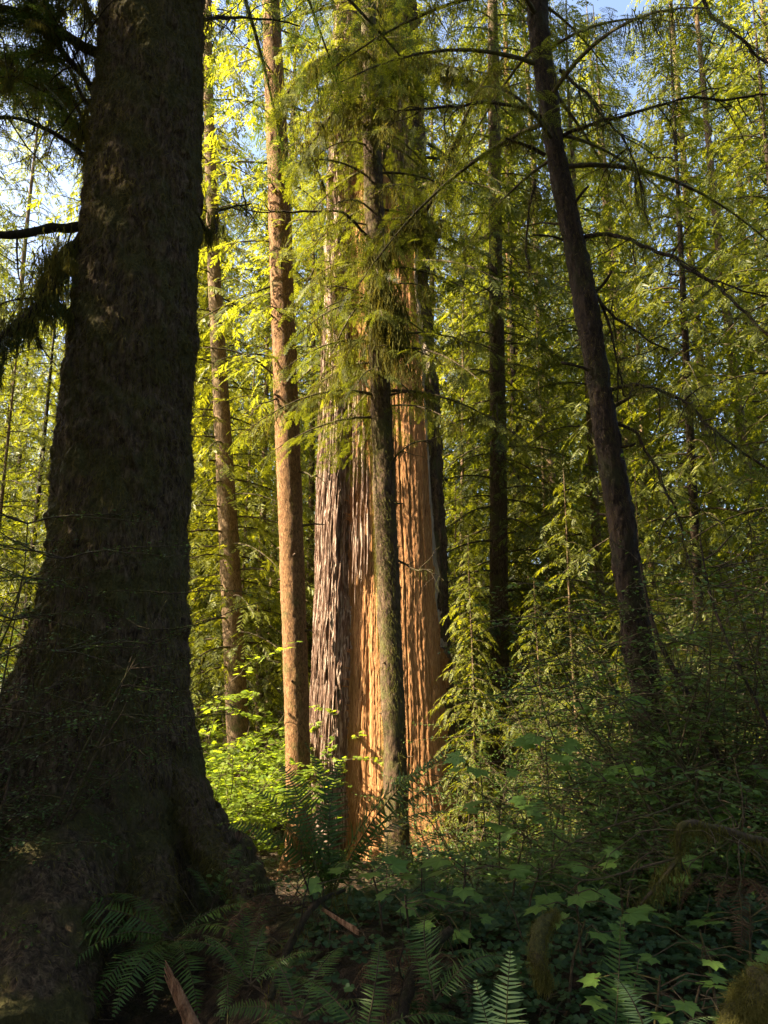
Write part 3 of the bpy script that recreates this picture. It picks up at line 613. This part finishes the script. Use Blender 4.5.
# off-frame trees whose shade falls over the foreground, and forest behind the viewer
for x, y, k, s in [(-7.5, 2.2, 2, .9), (-10.5, 5.6, 2, 1.0), (-7.2, 6.0, 4, .85), (-6, -2, 0, 1), (-12.5, 1.5, 2, 1.1), (-15, 6.5, 0, 1), (-3, -6, 2, 1), (4, -5, 2, 1), (7, 0, 2, 1), (8.5, 5, 0, 1), (10.5, 9.5, 2, 1), (0, -10, 2, 1.1), (-10, -8, 2, 1.1), (10, -9, 2, 1), (-16, 4, 2, 1.1), (5.5, -1, 4, 1), (12, 3, 0, 1), (-4.5, 1.0, 4, .9), (-6.2, 3.9, 4, .9)]:
    place(k, x, y, s)
n_try = 0
while len(placed) < 118 and n_try < 6000:
    n_try += 1; y = random.uniform(19, 75); x = random.uniform(-.62, .62) * y * 1.15 + random.uniform(-3, 3); k = random.choice([0, 0, 1, 2, 4, 0, 1])
    H, Rm = spec[k][1], spec[k][3]; s = random.uniform(.85, 1.35) * (1.1 if y > 40 else 1)
    if min(math.hypot(x - a, y - b) for a, b, *_ in placed) < 2.6: continue
    if blocks(x, y, H * s, Rm * s, -2): continue
    q = px_of((x, y, 8))
    if abs(q[0] - 58) < 62 and H * s * 1.05 > .52 * y + 3: continue      # keep the opening to the sky on the left
    place(k, x, y, s)
BAND = [(-999, 60, 'left of the huge mossy trunk'), (60, 200, 'behind the huge mossy trunk'), (200, 275, 'left of the slim orange trunk'), (275, 330, 'between the slim orange trunk and the redwood'),
        (330, 450, 'behind the split redwood'), (450, 560, 'right of the redwood'), (560, 660, 'behind the dark leaning trunk'), (660, 999, 'beyond the arching branches')]
LOOKN = ['tall backlit conifer', 'feathery yellow-green conifer', 'dark green conifer', 'small bright young conifer', 'dense bushy conifer']
ORD = ['nearest', 'second nearest', 'third nearest', 'fourth nearest', 'fifth nearest', 'sixth nearest', 'seventh nearest', 'eighth nearest', 'ninth nearest', 'tenth nearest', 'eleventh nearest', 'twelfth nearest', 'thirteenth nearest', 'fourteenth nearest', 'fifteenth nearest']
cnt = {}
for x, y, k, e in sorted(placed, key=lambda q: q[1]):
    if y < 12.9 and abs(x) > 5 or y < 3: band = ('off',)
    qx = px_of((x, y, 4))[0] if y > 1 else -1e4
    if y < 12 or not (-150 < qx < 920):
        tag(e, LOOKN[k] + ' outside the view that shades the foreground', 'tree', 'conifers outside the view'); continue
    b = [b_ for b_ in BAND if b_[0] <= qx < b_[1]]; b = b[0] if b else BAND[-1 if qx > 0 else 0]
    c_ = cnt.get((k, b[2]), 0); cnt[(k, b[2])] = c_ + 1
    tag(e, f'{LOOKN[k]} {b[2]}, {ORD[min(c_, 14)]} there', 'tree', 'conifers of the forest behind')

# ------------------------------------------------------------ shrubs, ferns and broad-leaved plants
def leaf_oval():
    v = np.array([[0, 0, 0], [.3, .26, .03], [.7, .24, .02], [1, 0, -.08], [.7, -.24, .02], [.3, -.26, .03]]); return v, np.array([[0, 1, 2, 5], [5, 2, 3, 4]])
OVAL = leaf_oval()
def lobed(k=5, sharp=.45):
    v = [[0, 0, 0]]; n = k * 2; lobes = [(-150, .38), (-100, .75), (-50, .92), (0, 1.05), (50, .92), (100, .75), (150, .38)]
    for m, (a, r) in enumerate(lobes):
        if m: aa = (a + lobes[m - 1][0]) / 2; v.append([math.cos(R(aa)) * .64 * (.8 if m in (1, 6) else 1), math.sin(R(aa)) * .64, -.03])
        for da, rf in ((-13, .72), (-6, .83), (0, 1), (6, .83), (13, .72)): v.append([math.cos(R(a + da)) * r * rf, math.sin(R(a + da)) * r * rf, -.10 * r * rf * rf])
    v = np.array(v); m = len(v) - 1
    v = v * .6; v[1:, 0] += .0
    return v, np.array([[0, i, i + 1] for i in range(1, m)])
LOBED = lobed()
def mk_shrub(seed, Hh, n_st, leafs, lsz, T, spread=.5, flat=.3):
    random.seed(seed); gs, gl = Geo(), Geo(); pos, dr = [], []
    for s in range(n_st):
        a = random.uniform(0, 6.28); d0 = unit([math.cos(a) * spread, math.sin(a) * spread, 1]); p = np.array([math.cos(a) * .05, math.sin(a) * .05, -.1]); pp = [p]; L = Hh * random.uniform(.7, 1.1)
        for k in range(8): d0 = unit(d0 + np.array([random.gauss(0, .13), random.gauss(0, .13), -.03])); p = p + d0 * L / 8; pp.append(p)
        tube(gs, pp, np.linspace(.011, .003, 9), 5, 0, cap=False)
        for b in range(12):
            i = random.randint(2, 8); a = random.uniform(0, 6.28); d1 = unit([math.cos(a), math.sin(a), random.uniform(-.1, .5)]); q = pp[i]; qq = [q]; l = L * random.uniform(.15, .42)
            for k in range(6): d1 = unit(d1 + np.array([random.gauss(0, .2), random.gauss(0, .2), random.gauss(-.03, .12)])); q = q + d1 * l / 6; qq.append(q)
            tube(gs, qq, np.linspace(.005, .0018, 7), 4, 0, cap=False)
            for m in range(int(leafs / n_st / 12)):
                i2 = random.uniform(.6, 5.99); i3 = int(i2); c0 = qq[i3] + (qq[i3 + 1] - qq[i3]) * (i2 - i3)
                ax = unit(qq[i3 + 1] - qq[i3]); sd = unit(np.cross([0, 0, 1.0], ax)) * random.choice((-1, 1))
                o = random.uniform(0, .12); pos.append(c0 + (sd * .6 + ax * .5) * o + [0, 0, random.gauss(0, .015)]); dr.append(sd + ax * random.uniform(0, .9) + np.array([0, 0, random.gauss(-.1, .25)]))
    n = len(pos); pos, dr = np.array(pos), np.array(dr)
    gl.inst(T, mat34(pos, dr, np.array([0, 0, 1.0]) + rng.normal(0, flat, (n, 3)), rng.uniform(.6, 1.25, n) * lsz), 0)
    return gs, gl
SH = []
for k, (H_, ns_, lf, ls, T, sp_, mt) in enumerate([(1.7, 9, 2600, .035, OVAL, .45, 'shrub'), (1.2, 10, 2200, .045, OVAL, .7, 'shrub'), (2.6, 8, 2600, .045, OVAL, .35, 'shrub'), (2.6, 10, 3600, .085, LOBED, .55, 'maple'), (2.2, 14, 9000, .022, OVAL, .5, 'shrub')]):
    gs, gl = mk_shrub(300 + k, H_, ns_, lf, ls, T, sp_); e = empty('maple_shrub' if mt == 'maple' else 'berry_shrub')
    gs.build('stems', M['twig'], e); gl.build('foliage', M[mt], e); SH.append([e, False])
def put_shrub(k, x, y, s, label, group=None, dz=0):
    e, used = SH[k]
    if used: e = copy_tree(e)
    SH[k][1] = True; e.location = (x, y, gz(x, y) + dz); e.rotation_euler = (0, 0, random.uniform(0, 6.28)); e.scale = (s, s, s)
    return tag(e, label, 'shrub', group)
random.seed(12)
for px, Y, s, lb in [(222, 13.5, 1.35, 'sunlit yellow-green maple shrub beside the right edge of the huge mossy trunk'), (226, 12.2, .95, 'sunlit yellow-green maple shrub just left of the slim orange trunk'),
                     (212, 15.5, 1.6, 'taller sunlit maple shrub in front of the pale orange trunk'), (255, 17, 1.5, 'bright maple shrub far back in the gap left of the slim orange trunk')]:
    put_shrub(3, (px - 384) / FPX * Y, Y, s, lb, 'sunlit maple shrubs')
shr = [(0, 470, 10, 1.1), (1, 505, 7.2, .9), (0, 540, 8.5, 1.1), (2, 560, 11, 1.0), (1, 590, 6.3, 1), (2, 615, 9, .95), (0, 640, 6.8, 1.15), (2, 665, 8.2, 1.0), (1, 690, 5.6, 1), (2, 705, 7.0, .95), (0, 735, 6, 1.2), (2, 760, 8, 1.1), (2, 790, 6.4, 1), (1, 768, 5, 1), (1, 455, 8.6, .8), (2, 520, 13, 1.0), (2, 600, 13, 1.2), (2, 700, 11.5, 1.25), (0, 440, 12.5, 1.0), (2, 655, 15, 1.2), (1, 640, 5.2, .7), (2, 770, 13, 1.4), (2, 618, 7.4, 1.0), (2, 648, 7.1, 1.05), (2, 682, 7.3, 1.05), (2, 725, 7.6, 1.15)]
bandS = lambda px: 'near the redwood\'s right side' if px < 480 else 'below the straight mossy trunk' if px < 550 else 'left of the leaning trunk\'s foot' if px < 625 else 'around the leaning trunk\'s foot' if px < 700 else 'at the right edge'
LS = ['upright small-leaved shrub', 'low spreading shrub', 'tall thin-stemmed shrub']
cnt = {}
for k, px, Y, s in sorted(shr, key=lambda q: q[2]):
    kk = (k, bandS(px)); c_ = cnt.get(kk, 0); cnt[kk] = c_ + 1
    put_shrub(k, (px - 384) / FPX * Y, Y, s, f'{LS[k]} {bandS(px)}, {ORD[c_]} of its look there', 'shrubs of the understory on the right')
for k, px, Y, s, lb in [(4, -40, 4.8, 1.1, 'dark thin-stemmed shrub in front of the huge trunk at the left edge'), (4, 15, 5.2, 1.1, 'dark shrub whose leafy twigs cross the left edge of the huge mossy trunk'), (4, -90, 5.5, 1.3, 'dark shrub left of the huge trunk, mostly outside the frame'),
                        (2, 35, 9, 1.3, 'grey-green shrub behind the left edge of the huge trunk'), (2, -10, 11, 1.5, 'far grey-green shrub at the left edge')]:
    put_shrub(k, (px - 384) / FPX * Y, Y, s, lb)

def frond(L, elev, bend, npin=38, wid=.15, twist=0):
    """sword fern frond in local space, growing along +X"""
    g = Geo(); n = 26; s = np.linspace(0, 1, n); ang = elev - bend * s ** 1.3; x = np.concatenate([[0], np.cumsum(np.cos(ang[:-1]) * L / (n - 1))]); z = np.concatenate([[0], np.cumsum(np.sin(ang[:-1]) * L / (n - 1))])
    y = twist * L * s * s; pts = np.stack([x, y, z], -1); tube(g, pts, np.linspace(.0045, .0012, n), 4, 1, cap=False)
    T = (np.array([[0, -.5, 0], [0, .5, 0], [.45, .42, -.04], [.45, -.5, -.04], [1, -.08, -.16]]), [np.array([[0, 1, 2, 3]]), np.array([[3, 2, 4]])])
    t = np.linspace(.10, .985, npin); pos = np.stack([np.interp(t, s, pts[:, k]) for k in range(3)], -1); tg = unit(np.stack([np.interp(t, s, np.gradient(pts[:, k])) for k in range(3)], -1))
    up = unit(np.cross(tg, [0, 1.0, 0])) * -1; up = np.where(up[:, 2:] < 0, -up, up) if elev < 1.2 else up
    ln = wid * L * np.minimum(1, .45 + t * 2.2) * (1 - np.clip((t - .45) / .56, 0, 1) ** 1.6) + .006
    for sg in (-1, 1):
        side = unit(np.cross(up, tg)) * sg; d_ = side + tg * .28 + rng.normal(0, .09, side.shape) + np.array([0, 0, -.08]); Mx = mat34(pos, d_, up + rng.normal(0, .14, up.shape) + side * .25, ln * rng.uniform(.88, 1.05, npin), np.full(npin, L * .85 / npin * .62))
        g.inst(T, Mx[rng.uniform(0, 1, npin) > .05], 0)
    return g
FR = {}
def fern(loc, fronds, label, mat='fern', group=None):
    e = tag(empty('sword_fern', loc), label, 'fern', group)
    for az, L, el, bd in fronds:
        el, bd, az_ = R(el), R(bd), R(az); key = (round(L, 1), round(el, 1), round(bd, 1), mat)
        if key not in FR:
            o = frond(L, el, bd, int(24 + 16 * L), .15 + .02 * random.random(), random.uniform(-.12, .12)).build('frond', [M[mat], M['twig']], e); FR[key] = o
        else: o = FR[key].copy(); C.objects.link(o); o.parent = e
        o.rotation_euler = (R(random.uniform(-20, 20)), 0, az_); o.location = (0, 0, 0)
    return e
random.seed(8)
def G(px, Y, dz=0): x = (px - 384) / FPX * Y * 1.0; return (x, Y, gz(x, Y) + dz)
fg = 'sword ferns of the foreground'
fern(G(335, 5.1, .12), [(100, 1.0, 80, 60), (175, .9, 74, 60), (5, 1.2, 66, 35), (-10, 1.1, 62, 45), (165, .9, 65, 75), (80, .9, 85, 50), (10, 1.0, 60, 75), (-60, .7, 60, 70), (200, .8, 70, 60), (0, 1.2, 74, 60), (150, 1.0, 84, 40)], 'dark upright sword fern silhouetted against the foot of the redwood', group=fg)
fern(G(190, 4.9, .22), [(180, .9, 40, 95), (195, .8, 30, 80), (215, .75, 30, 95), (260, .7, 25, 100), (275, .6, 20, 90), (160, .7, 50, 90), (330, .6, 40, 90), (20, .6, 45, 80), (300, .65, 20, 100), (235, .7, 20, 110)], 'dark drooping sword fern at the foot of the huge mossy trunk', group=fg)
fern(G(255, 4.6, .02), [(180, .5, 45, 80), (20, .5, 40, 70), (60, .5, 60, 60), (120, .45, 70, 60), (270, .5, 30, 90), (330, .5, 30, 80)], 'small fern on the bank right of the drooping one', group=fg)
fern(tuple(P(508, 1120, 2.9)), [(80, .5, 78, 25), (110, .42, 70, 30), (20, .38, 45, 55), (150, .3, 45, 60)], 'pale green fern with an upright frond at the bottom edge, right of centre', 'fern_pale', group=fg)
fern(tuple(P(608, 1105, 3.1)), [(95, .62, 84, 25), (70, .5, 75, 30), (150, .4, 50, 60), (20, .45, 45, 60)], 'grey-green upright fern at the bottom edge under the broad leaves', group=fg)
fern(tuple(P(435, 1000, 3.3)), [(70, .5, 75, 110), (30, .4, 55, 90), (120, .3, 60, 70)], 'arching fern left of the pale green fern', group=fg)
fern(tuple(P(655, 1060, 2.7)), [(170, .3, 35, 60), (20, .3, 40, 60), (100, .3, 55, 60)], 'small yellowish fern at the bottom edge, lower right', 'fern_pale', group=fg)
fern(tuple(P(250, 985, 3.7)), [(20, .35, 40, 50), (150, .35, 50, 60), (80, .3, 60, 60)], 'small green fern in the dark under the bank, left of centre', group=fg)
fern(tuple(P(300, 1020, 3.3)), [(0, .4, 30, 60), (60, .45, 45, 60), (130, .4, 45, 60), (180, .35, 30, 60), (240, .3, 30, 60)], 'dark fern at the bottom edge below the fallen slab', group=fg)
fern(tuple(P(365, 1040, 3.1)), [(10, .4, 30, 60), (80, .4, 60, 60), (150, .4, 45, 60), (300, .3, 30, 60)], 'dark fern at the bottom centre', group=fg)
fern(tuple(P(60, 590, 4.6)), [], 'x') if False else None
fern(G(440, 6.0), [(30, .7, 50, 60), (80, .7, 70, 60), (140, .7, 60, 60), (200, .6, 45, 70), (330, .6, 40, 70)], 'fern behind the bank at the right foot of the redwood', group=fg)
fern(G(385, 5.7, -.05), [(30, .6, 55, 70), (85, .7, 70, 60), (150, .6, 60, 60), (200, .6, 40, 80), (330, .6, 40, 80), (270, .5, 40, 90)], 'fern filling the gap in front of the redwood\'s foot', group=fg)
fern(G(425, 5.0, .02), [(20, .5, 40, 80), (160, .5, 45, 80), (250, .5, 30, 90), (300, .5, 30, 90), (90, .4, 60, 70)], 'fern drooping over the bank crest right of the dark upright fern', group=fg)
for k, (px, py, Y, lb) in enumerate([(275, 895, 4.5, 'withered brown fern on the bank right of the drooping fern'), (432, 955, 3.9, 'withered brown fern hanging down the bank at lower centre'), (735, 880, 4.3, 'withered brown fern below the moss-draped dead branch')]):
    fern(tuple(P(px, py, Y)), [(random.uniform(180, 360), random.uniform(.3, .5), random.uniform(-10, 30), random.uniform(70, 100)) for _ in range(5)], lb, 'dead', fg)
fern(G(560, 5.6), [(30, .6, 50, 60), (100, .6, 70, 60), (160, .6, 50, 70), (220, .6, 40, 80), (320, .6, 30, 80)], 'fern among the broad leaves right of centre', group=fg)
fern(G(225, 5.6, .05), [(30, .5, 50, 60), (80, .5, 60, 60), (10, .5, 30, 50), (150, .4, 50, 60)], 'little fern on the root at the right foot of the huge trunk', group=fg)

def broad_plant(px, py, Y, label, n=6, sz=.17, h=.5, mat='broad', spread=.28, base=None, seed=0):
    random.seed(seed + 500); top = P(px, py, Y); b = np.array([top[0] + random.uniform(-.1, .1), Y + .1, gz(top[0], Y + .1)])
    e = tag(empty('broadleaf_plant', b), label, 'plant', 'broad-leaved plants'); g = Geo(); st = spline([b - b, (top - b) * [.3, .3, .5], (top - b) * [.8, .8, .85], top - b], 12)
    tube(g, st, np.linspace(.008, .004, 12), 5, 0); 
    for k in range(n):
        a = k * 2.4 + random.uniform(-.4, .4); zt = -.03 - random.uniform(0, .35) * h; p0 = top - b + [0, 0, zt * .6]; l = spread * random.uniform(.5, 1.1)
        p1 = p0 + np.array([math.cos(a) * l, math.sin(a) * l * .8, random.uniform(-.04, .06)]); tube(g, [p0, (p0 + p1) / 2 + [0, 0, .03], p1], [.003, .003, .002], 4, 0, cap=False)
        gl = Geo(); s_ = sz * random.uniform(.75, 1.2); d_ = np.array([[math.cos(a), math.sin(a), random.uniform(-.35, .05)]])
        gl.inst(LOBED, mat34(p1[None], d_, np.array([[random.gauss(0, .2), random.gauss(-.25, .2), 1]]), [s_]), 0); gl.build('leaf', M[mat], e)
    g.build('stem', M['twig'], e); return e
BP = [(372, 870, 4.4, 'broad-leaved plant whose leaves stand out at the redwood\'s foot', 5, .17), (405, 895, 4.2, 'broad-leaved plant on the bank below the redwood', 4, .15), (465, 862, 4.5, 'broad-leaved plant with wide leaves on the bank crest right of the redwood', 6, .19),
      (540, 868, 4.6, 'broad-leaved plant on the crest right of centre', 6, .17), (500, 800, 6.2, 'broad-leaved plant below the straight mossy trunk', 7, .24), (560, 805, 5.6, 'broad-leaved plant catching light right of centre', 7, .15),
      (545, 735, 6.8, 'tallest broad-leaved plant behind the crest', 8, .26), (600, 755, 6.4, 'broad-leaved plant left of the leaning trunk\'s foot', 8, .24), (640, 760, 6.0, 'broad-leaved plant under the leaning trunk', 7, .22),
      (575, 885, 4.0, 'broad-leaved plant hanging over the dark hollow', 6, .16), (620, 875, 4.1, 'broad-leaved plant above the upright fern', 6, .15), (640, 850, 4.6, 'broad-leaved plant beside the mossy dead branch', 6, .14), (655, 835, 5.2, 'broad-leaved plant behind the mossy dead branch', 6, .18),
      (700, 985, 3.2, 'low broad-leaved plant at lower right', 6, .14), (660, 975, 3.2, 'low broad-leaved plant right of the upright fern', 6, .11), (585, 920, 3.8, 'small broad-leaved plant with one pale leaf', 4, .13), (480, 760, 7.5, 'broad-leaved plant right of the redwood\'s edge', 6, .24), (690, 800, 5.8, 'broad-leaved plant at the right under the shrubs', 7, .2), (735, 760, 6.0, 'tall broad-leaved plant beside the thinner leaning sapling', 8, .2), (750, 905, 3.9, 'dark broad-leaved plant at the right edge under the moss-draped branch', 7, .15), (700, 930, 3.7, 'broad-leaved plant right of the dead branch\'s tip', 6, .14), (610, 700, 7.2, 'broad-leaved plant highest at the leaning trunk\'s left side', 8, .22), (525, 835, 5.2, 'broad-leaved plant low behind the bank crest', 7, .17), (440, 905, 4.3, 'broad-leaved plant lying over the sorrel below the crest', 5, .13), (680, 735, 6.6, 'broad-leaved plant in front of the leaning trunk\'s hidden foot', 8, .2)]
for k, (x, y, Y, lb, n, s_) in enumerate(BP): broad_plant(x, y, Y, lb, n, s_ , seed=k)

# ground cover: redwood sorrel and leaf litter (nobody could count them)
def scatter(n, xr, yr, dens_fn, hts):
    x = rng.uniform(*xr, n); y = rng.uniform(*yr, n); k = dens_fn(x, y) > rng.uniform(0, 1, n); x, y = x[k], y[k]
    z = ht(x, y) + rng.uniform(*hts, len(x)); return np.stack([x, y, z], -1)
p = scatter(16000, (-.5, 3.8), (3.0, 8), lambda x, y: np.clip(.5 + 1.4 * fbm(np.stack([x, y, x * 0], -1) * 1.2, 3, 50) + .3 * (x > .1), 0, 1), (.03, .16))
heart = (np.array([[0, 0, 0], [.5, .55, .04], [1, .4, -.02], [.85, 0, -.06], [1, -.4, -.02], [.5, -.55, .04]]), [np.array([[0, 1, 2, 3]]), np.array([[0, 3, 4, 5]])])
g = Geo(); a0 = rng.uniform(0, 6.28, len(p)); tl = rng.normal(0, .25, (len(p), 3)) + [0, -.25, 1]
for q in range(3):
    a = a0 + q * 2.09; g.inst(heart, mat34(p, np.stack([np.cos(a), np.sin(a), a * 0 - .1], -1), tl, rng.uniform(.018, .045, len(p))), 0)
tag(g.build('ground_cover', M['sorrel']), 'low dark green sorrel leaves covering the bank', 'ground cover', kind='stuff')
p = scatter(26000, (-5, 7), (2.5, 12), lambda x, y: x * 0 + 1, (.0, .05)); n = len(p); g = Geo(); a = rng.uniform(0, 6.28, n)
g.inst(OVAL, mat34(p, np.stack([np.cos(a), np.sin(a), rng.normal(0, .4, n)], -1), rng.normal(0, .5, (n, 3)) + [0, 0, 1], rng.uniform(.015, .05, n), rng.uniform(.01, .03, n)), 0)
for k in range(1400):
    x, y = rng.uniform(-2.5, 4), rng.uniform(2.8, 7); z0 = gz(x, y); d_ = unit(rng.normal(0, 1, 3) * [1, 1, .5]); l = rng.uniform(.08, .4)
    tube(g, [np.array([x, y, z0 + .02]), np.array([x, y, z0 + .05]) + d_ * l * .5, np.array([x, y, z0 + .04]) + d_ * l + [0, 0, rng.normal(0, .03)]], [.004, .0035, .002], 4, 1, cap=False)
tag(g.build('leaf_litter', [M['dead'], M['twig']]), 'brown fallen leaves and twigs littering the bank', 'litter', kind='stuff')
p = scatter(9000, (-1.0, 6), (4.9, 14), lambda x, y: np.clip((x+.2)*1.5,.35,1)*np.clip(.4 + fbm(np.stack([x, y, x * 0], -1), 3, 60), 0, 1), (.05, .42)); n = len(p); g = Geo(); a = rng.uniform(0, 6.28, n)
for q in range(5):
    pp = p + rng.normal(0, .05, p.shape); a = rng.uniform(0, 6.28, n)
    g.inst(OVAL, mat34(pp, np.stack([np.cos(a), np.sin(a), rng.normal(-.1, .3, n)], -1), rng.normal(0, .35, (n, 3)) + [0, -.1, 1], rng.uniform(.02, .06, n)), 0)
tag(g.build('undergrowth', M['shrub']), 'mixed low green undergrowth between the shrubs', 'undergrowth', kind='stuff')

# ------------------------------------------------------------ dead wood and moss in the foreground
def piece(name, label, cat, pp, r, mat, moss=0, mln=.08, mm='moss', rough=.35, seed=0, ns=28, sp=.04, twigs=0, tl=.3, group=None):
    e = tag(empty(name, pp[0]), label, cat, group); g = Geo(); s = spline(pp, 40); rr_ = np.interp(np.linspace(0, 1, 40), np.linspace(0, 1, len(r)), r)
    tube(g, s, rr_, ns, 0, rough, 12, seed); random.seed(seed)
    g.build('wood', mat, e, pp[0])
    if twigs:
        g = Geo()
        for k in range(twigs):
            i = random.randint(6, 38); d0 = unit(np.array([random.gauss(0, 1), random.gauss(0, .6), random.gauss(0, .7)])); q = [s[i]]; l = tl * random.uniform(.4, 1.2)
            for m in range(6): d0 = unit(d0 + np.array([random.gauss(0, .25), random.gauss(0, .2), random.gauss(-.08, .25)])); q.append(q[-1] + d0 * l / 6)
            tube(g, q, np.linspace(.005, .0015, 7), 4, 0, cap=False)
        g.build('twigs', mat, e, pp[0])
    if moss:
        g = Geo(); hang_moss(g, s, moss, mln, 0, sp)
        V = s[rng.integers(0, 39, moss)]; o = unit(rng.normal(0, 1, (moss, 3))); k = rng.integers(0, 39, moss); V = s[k] + o * rr_[k][:, None]
        MM = mat34(V, np.cross(o, [0, 0, 1.0]) + rng.normal(0, .3, o.shape), np.array([0, 0, 1.0]) - o * rng.uniform(.3, 2.2, (moss, 1)) + rng.normal(0, .4, o.shape), rng.uniform(.3, 1.3, moss) * .035)
        for q in range(3): g.inst(STR[q], MM[q::3], 0)
        tag(g.build('moss', M[mm], e, pp[0]), kind='stuff')
    return e

def splinter_wood(name, label, p0, p1, w, t, n, seed):
    e = tag(empty(name, p0), label, 'dead wood'); random.seed(seed); g = Geo(); ax = unit(p1 - p0); L = np.linalg.norm(p1 - p0); sd = unit(np.cross(ax, [0, 1.0, .2]))
    for k in range(n):
        u = (k + .5) / n - .5; a = p0 + sd * u * w - ax * L * random.uniform(0, .12); b = p1 + sd * u * w * .8 - ax * L * random.uniform(0, .4); m = (a + b) / 2 + np.array([random.uniform(-.3, .3), random.uniform(-.5, .5), random.uniform(-.5, .5)]) * t
        tube(g, spline([a, m, b], 14), np.array([.5, .8, 1, 1, 1, 1, .95, .9, .8, .75, .6, .5, .3, .1]) * max(t, w / n * .75) * random.uniform(.7, 1.1), 7, 0, .6, 20, k + seed, False)
    g.build('wood', M['stub'], e, p0); return e
splinter_wood('fallen_slab', 'pale split slab of wood lying on the bank below the dark fern', P(355, 930, 4.15), P(320, 908, 4.3), .03, .006, 7, 4)
piece('mossy_snag', 'mossy broken branch end hanging over the hollow right of centre', 'dead wood', [P(556, 912, 3.7), P(540, 930, 3.6), P(538, 960, 3.5), P(545, 985, 3.5)], [.01, .028, .024, .010], M['mossy_wood'], 3500, .05, seed=5, sp=.02, mm='moss_light', rough=.9)
piece('mossy_log', 'mossy yellow-green log end in the bottom right corner', 'dead wood', [P(775, 990, 2.4), P(755, 1005, 2.4), P(738, 1045, 2.4)], [.055, .06, .05], M['mossy_wood'], 9000, .05, seed=6, sp=.03, mm='moss_light', rough=.9)
piece('mossy_dead_branch', 'long dead branch draped with moss reaching in from the right edge', 'dead wood', [P(800, 850, 4.4), P(750, 838, 4.3), P(715, 828, 4.2), P(682, 826, 4.1), P(676, 860, 4.1), P(640, 905, 4.0)], [.022, .018, .018, .02, .012, .006], M['twig'], 1500, .10, seed=7, sp=.03, mm='moss_light', twigs=14, tl=.5)
piece('dead_twig', 'pale forked dead twig arching over the broad leaves', 'dead wood', [P(676, 858, 4.1), P(640, 868, 4.0), P(590, 880, 3.9), P(558, 870, 3.9), P(548, 858, 3.9)], [.006, .005, .004, .003, .002], M['twig'], 0, seed=8, twigs=6, tl=.3)
piece('dead_twig', 'pale bent dead twig left of the forked one', 'dead wood', [P(690, 800, 4.8), P(650, 815, 4.6), P(600, 830, 4.5), P(560, 850, 4.4)], [.005, .005, .004, .002], M['twig'], 0, seed=9, twigs=6, tl=.3)
piece('leaning_sapling', 'thin bare sapling leaning left at the foot of the dark leaning trunk', 'sapling', [P(790, 870, 6), P(730, 780, 6.6), P(690, 700, 7), P(655, 630, 7.3), P(640, 560, 7.5)], [.035, .03, .026, .02, .01], M['dark'], 300, .08, seed=10, twigs=14, tl=.8)
piece('leaning_sapling', 'thinner bare sapling to the right of the other leaning sapling', 'sapling', [P(800, 780, 5.5), P(755, 700, 5.8), P(715, 610, 6.2), P(700, 540, 6.4)], [.016, .014, .011, .005], M['dark'], 200, .1, seed=11, twigs=14, tl=.8)
piece('dead_branch', 'brown root curving down the bank below the redwood', 'dead wood', [P(345, 890, 4.5), P(315, 905, 4.3), P(290, 945, 4.1), P(270, 1000, 3.8)], [.006, .018, .02, .012], M['dark'], 200, .08, seed=12, twigs=14, tl=.4)
piece('root', 'gnarled dark root at the lower centre of the bank', 'dead wood', [P(450, 930, 4.0), P(420, 960, 3.8), P(405, 1000, 3.6), P(390, 1050, 3.4)], [.02, .03, .03, .03], M['dark'], 200, .08, seed=13, twigs=10, tl=.3)
splinter_wood('broken_stub', 'jagged orange-brown broken stub sticking up in the dark at lower left', P(205, 1055, 3.2), P(163, 960, 3.2), .05, .010, 14, 3)
